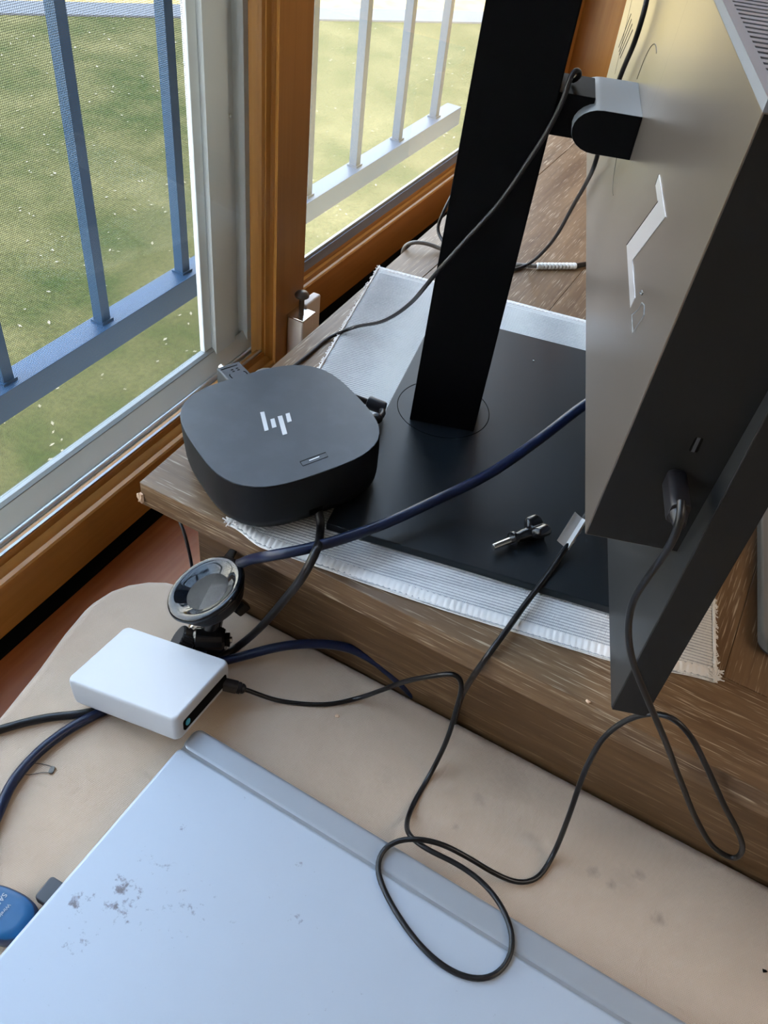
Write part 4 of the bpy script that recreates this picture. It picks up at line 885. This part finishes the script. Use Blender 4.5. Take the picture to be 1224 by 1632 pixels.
ms = thing('blue_dongle', 'glossy blue wireless dongle with white lettering beside the laptop edge', 'dongle', (0.095, -0.255, -0.12))
MFm = Matrix.Translation((0.0958, -0.2548, -0.1120)) @ Matrix.Rotation(math.radians(9), 4, 'Z')
sh = []
for i in range(40):
    t = 2 * PI * i / 40; c, s = math.cos(t), math.sin(t); k = (abs(c) ** 2.6 + abs(s) ** 2.6) ** (-1 / 2.6); sh.append((k * c * .0235, k * s * .0150))
bm = bmesh.new(); loft(bm, sh, [(.80, -.0078), (.95, -.006), (1, -.001), (.97, .0030), (.86, .0052), (.60, .0064)], MFm); link('shell', bm, 'navy', ms, angle=50)
bm = bmesh.new(); ip = [(x, y) for x, y in sh]
loft(bm, [(max(x, -.0120) * 1 if x > -.0120 else -.0120 + .0, y) for x, y in sh], [(.90, .0046), (.84, .0056), (.60, .0068)], MFm); link('blue_inlay', bm, 'blue_plastic', ms, angle=50)
def text(name, body, size, m, parent, mtx):
    cu = bpy.data.curves.new(name, 'FONT'); cu.body = body; cu.size = size; cu.extrude = .00008; cu.align_x = 'CENTER'; cu.align_y = 'CENTER'; cu.materials.append(M[m])
    tmp = bpy.data.objects.new(name, cu); COL.objects.link(tmp)
    me = bpy.data.meshes.new_from_object(tmp.evaluated_get(bpy.context.evaluated_depsgraph_get())); bpy.data.objects.remove(tmp)
    me.transform(mtx); o = bpy.data.objects.new(name, me); COL.objects.link(o); attach(o, parent); return o
text('lettering', 'SAPPHIRE', .0046, 'white', ms, MFm @ Matrix.Translation((-.0030, 0.000, .0072)) @ Matrix.Rotation(math.radians(-96), 4, 'Z'))
text('lettering', 'Wireless', .0030, 'white', ms, MFm @ Matrix.Translation((.0035, .000, .0072)) @ Matrix.Rotation(math.radians(-96), 4, 'Z'))
text('plus_mark', '+', .0070, 'white', ms, MFm @ Matrix.Translation((-.0150, .004, .0056)) @ Matrix.Rotation(math.radians(-96), 4, 'Z'))
box('connector', (.0225, -.006, -.0035), (.0340, .006, .0010), 'steel', ms, mtx=MFm)

# safety pin
sp = thing('safety_pin', 'open dark wire safety pin lying on the beige bench', 'safety pin', (0.045, -0.172, -0.12))
z_ = -0.1192
hd = Vector((0.0500, -0.1655, z_)); A_ = Vector((0.0395, -0.1675, z_)); 
tube_obj('wire', [(0.0345, -0.1705, z_), (0.0395, -0.1672, z_), (0.0455, -0.1656, z_), (0.0490, -0.1648, z_)], .00032, 'bronze', sp, 6)
tube_obj('wire', [(0.0345, -0.1705, z_), (0.0330, -0.1760, z_), (0.0355, -0.1795, z_), (0.0395, -0.1785, z_), (0.0430, -0.1735, z_), (0.0475, -0.1705, z_), (0.0500, -0.1690, z_)], .00032, 'bronze', sp, 6)
prism_obj('head', rrect(.0034, .0056, .0014, 4), -.0006, .0012, 'bronze', sp, .0004, 2, Matrix.Translation((0.0500, -0.1672, z_)) @ Matrix.Rotation(math.radians(20), 4, 'Z'))

# crumbs and specks
def crumb(label, p, s, m, seed):
    bm = bmesh.new(); bmesh.ops.create_icosphere(bm, subdivisions=1, radius=s); rr = random.Random(seed)
    for v in bm.verts: v.co.x *= rr.uniform(.6, 1.7); v.co.y *= rr.uniform(.4, 1.1); v.co.z *= rr.uniform(.4, .8)
    lo = min(v.co.z for v in bm.verts)
    for v in bm.verts: v.co += Vector((p[0], p[1], p[2] - lo))
    tag(link('crumb', bm, m, smooth=False), label, 'crumb')
crumb('tan crumb on the bench between the thin cable and the laptop', (0.195, -0.024, -0.1200), .0020, 'crumb', 1)
crumb('pink wood chip on the table edge under the monitor corner', (0.354, 0.0015, 0.0), .0016, 'crumb', 2)
crumb('white speck on the black stand base beside the column', (0.189, 0.320, BZ), .0010, 'tag', 3)
crumb('black fleck on the bench at the right of the laptop', (0.5215, -0.037, -0.1200), .0016, 'void', 4)

# grey device at the right edge
gd = thing('grey_tablet', 'grey round-cornered flat device standing on the table right of the monitor', 'tablet', (0.47, 0.22, 0.0))
dv = Vector((0.419 - 0.440, 0.232 - 0.122, 0)).normalized(); GFm = frame((0.4405, 0.1020, 0.0), (dv.y, -dv.x, 0), dv, ZZ)
prism_obj('shell', rrect(.24, .17, .012, 6, .12, .085), .0012, .0105, 'hinge', gd, .002, 3, GFm)
prism_obj('rim', rrect(.238, .168, .011, 6, .12, .085), .0002, .0012, 'slate', gd, 0, 2, GFm)

# ------------------------------------------------------------------ added trees

# autumn trees added out of frame, for warm reflections in monitor and right pane
def tree(i, x, y):
    t = thing('reflection_tree', 'unseen yellow autumn tree added beyond the path for reflections, %s from the left' % ('second', 'third', 'fourth', 'first', 'last')[i], 'tree', (x, y, GZ), 'unseen trees added for reflections'); rr = random.Random(i)
    tube_obj('trunk', [(x, y, GZ), (x + .1, y, GZ + 1.6), (x, y + .1, GZ + 3.5)], lambda q: .22 - .12 * q, 'oak_z', t, 8, True, 0, .6)
    bm = bmesh.new()
    for k in range(9):
        m = Matrix.Translation((x + rr.uniform(-1.5, 1.5), y + rr.uniform(-1.5, 1.5), GZ + rr.uniform(2.4, 5.6))); r = bmesh.ops.create_icosphere(bm, subdivisions=3, radius=rr.uniform(.9, 1.5), matrix=m)
        for v in r['verts']: v.co += Vector((rr.uniform(-1, 1), rr.uniform(-1, 1), rr.uniform(-1, 1))) * .16
    link('foliage', bm, 'yellow_leaves', t, smooth=False)
for i, (x, y) in enumerate(((-21, 27), (-17, 31.5), (-12.5, 35), (-26, 22), (-8, 39))): tree(i, x, y)
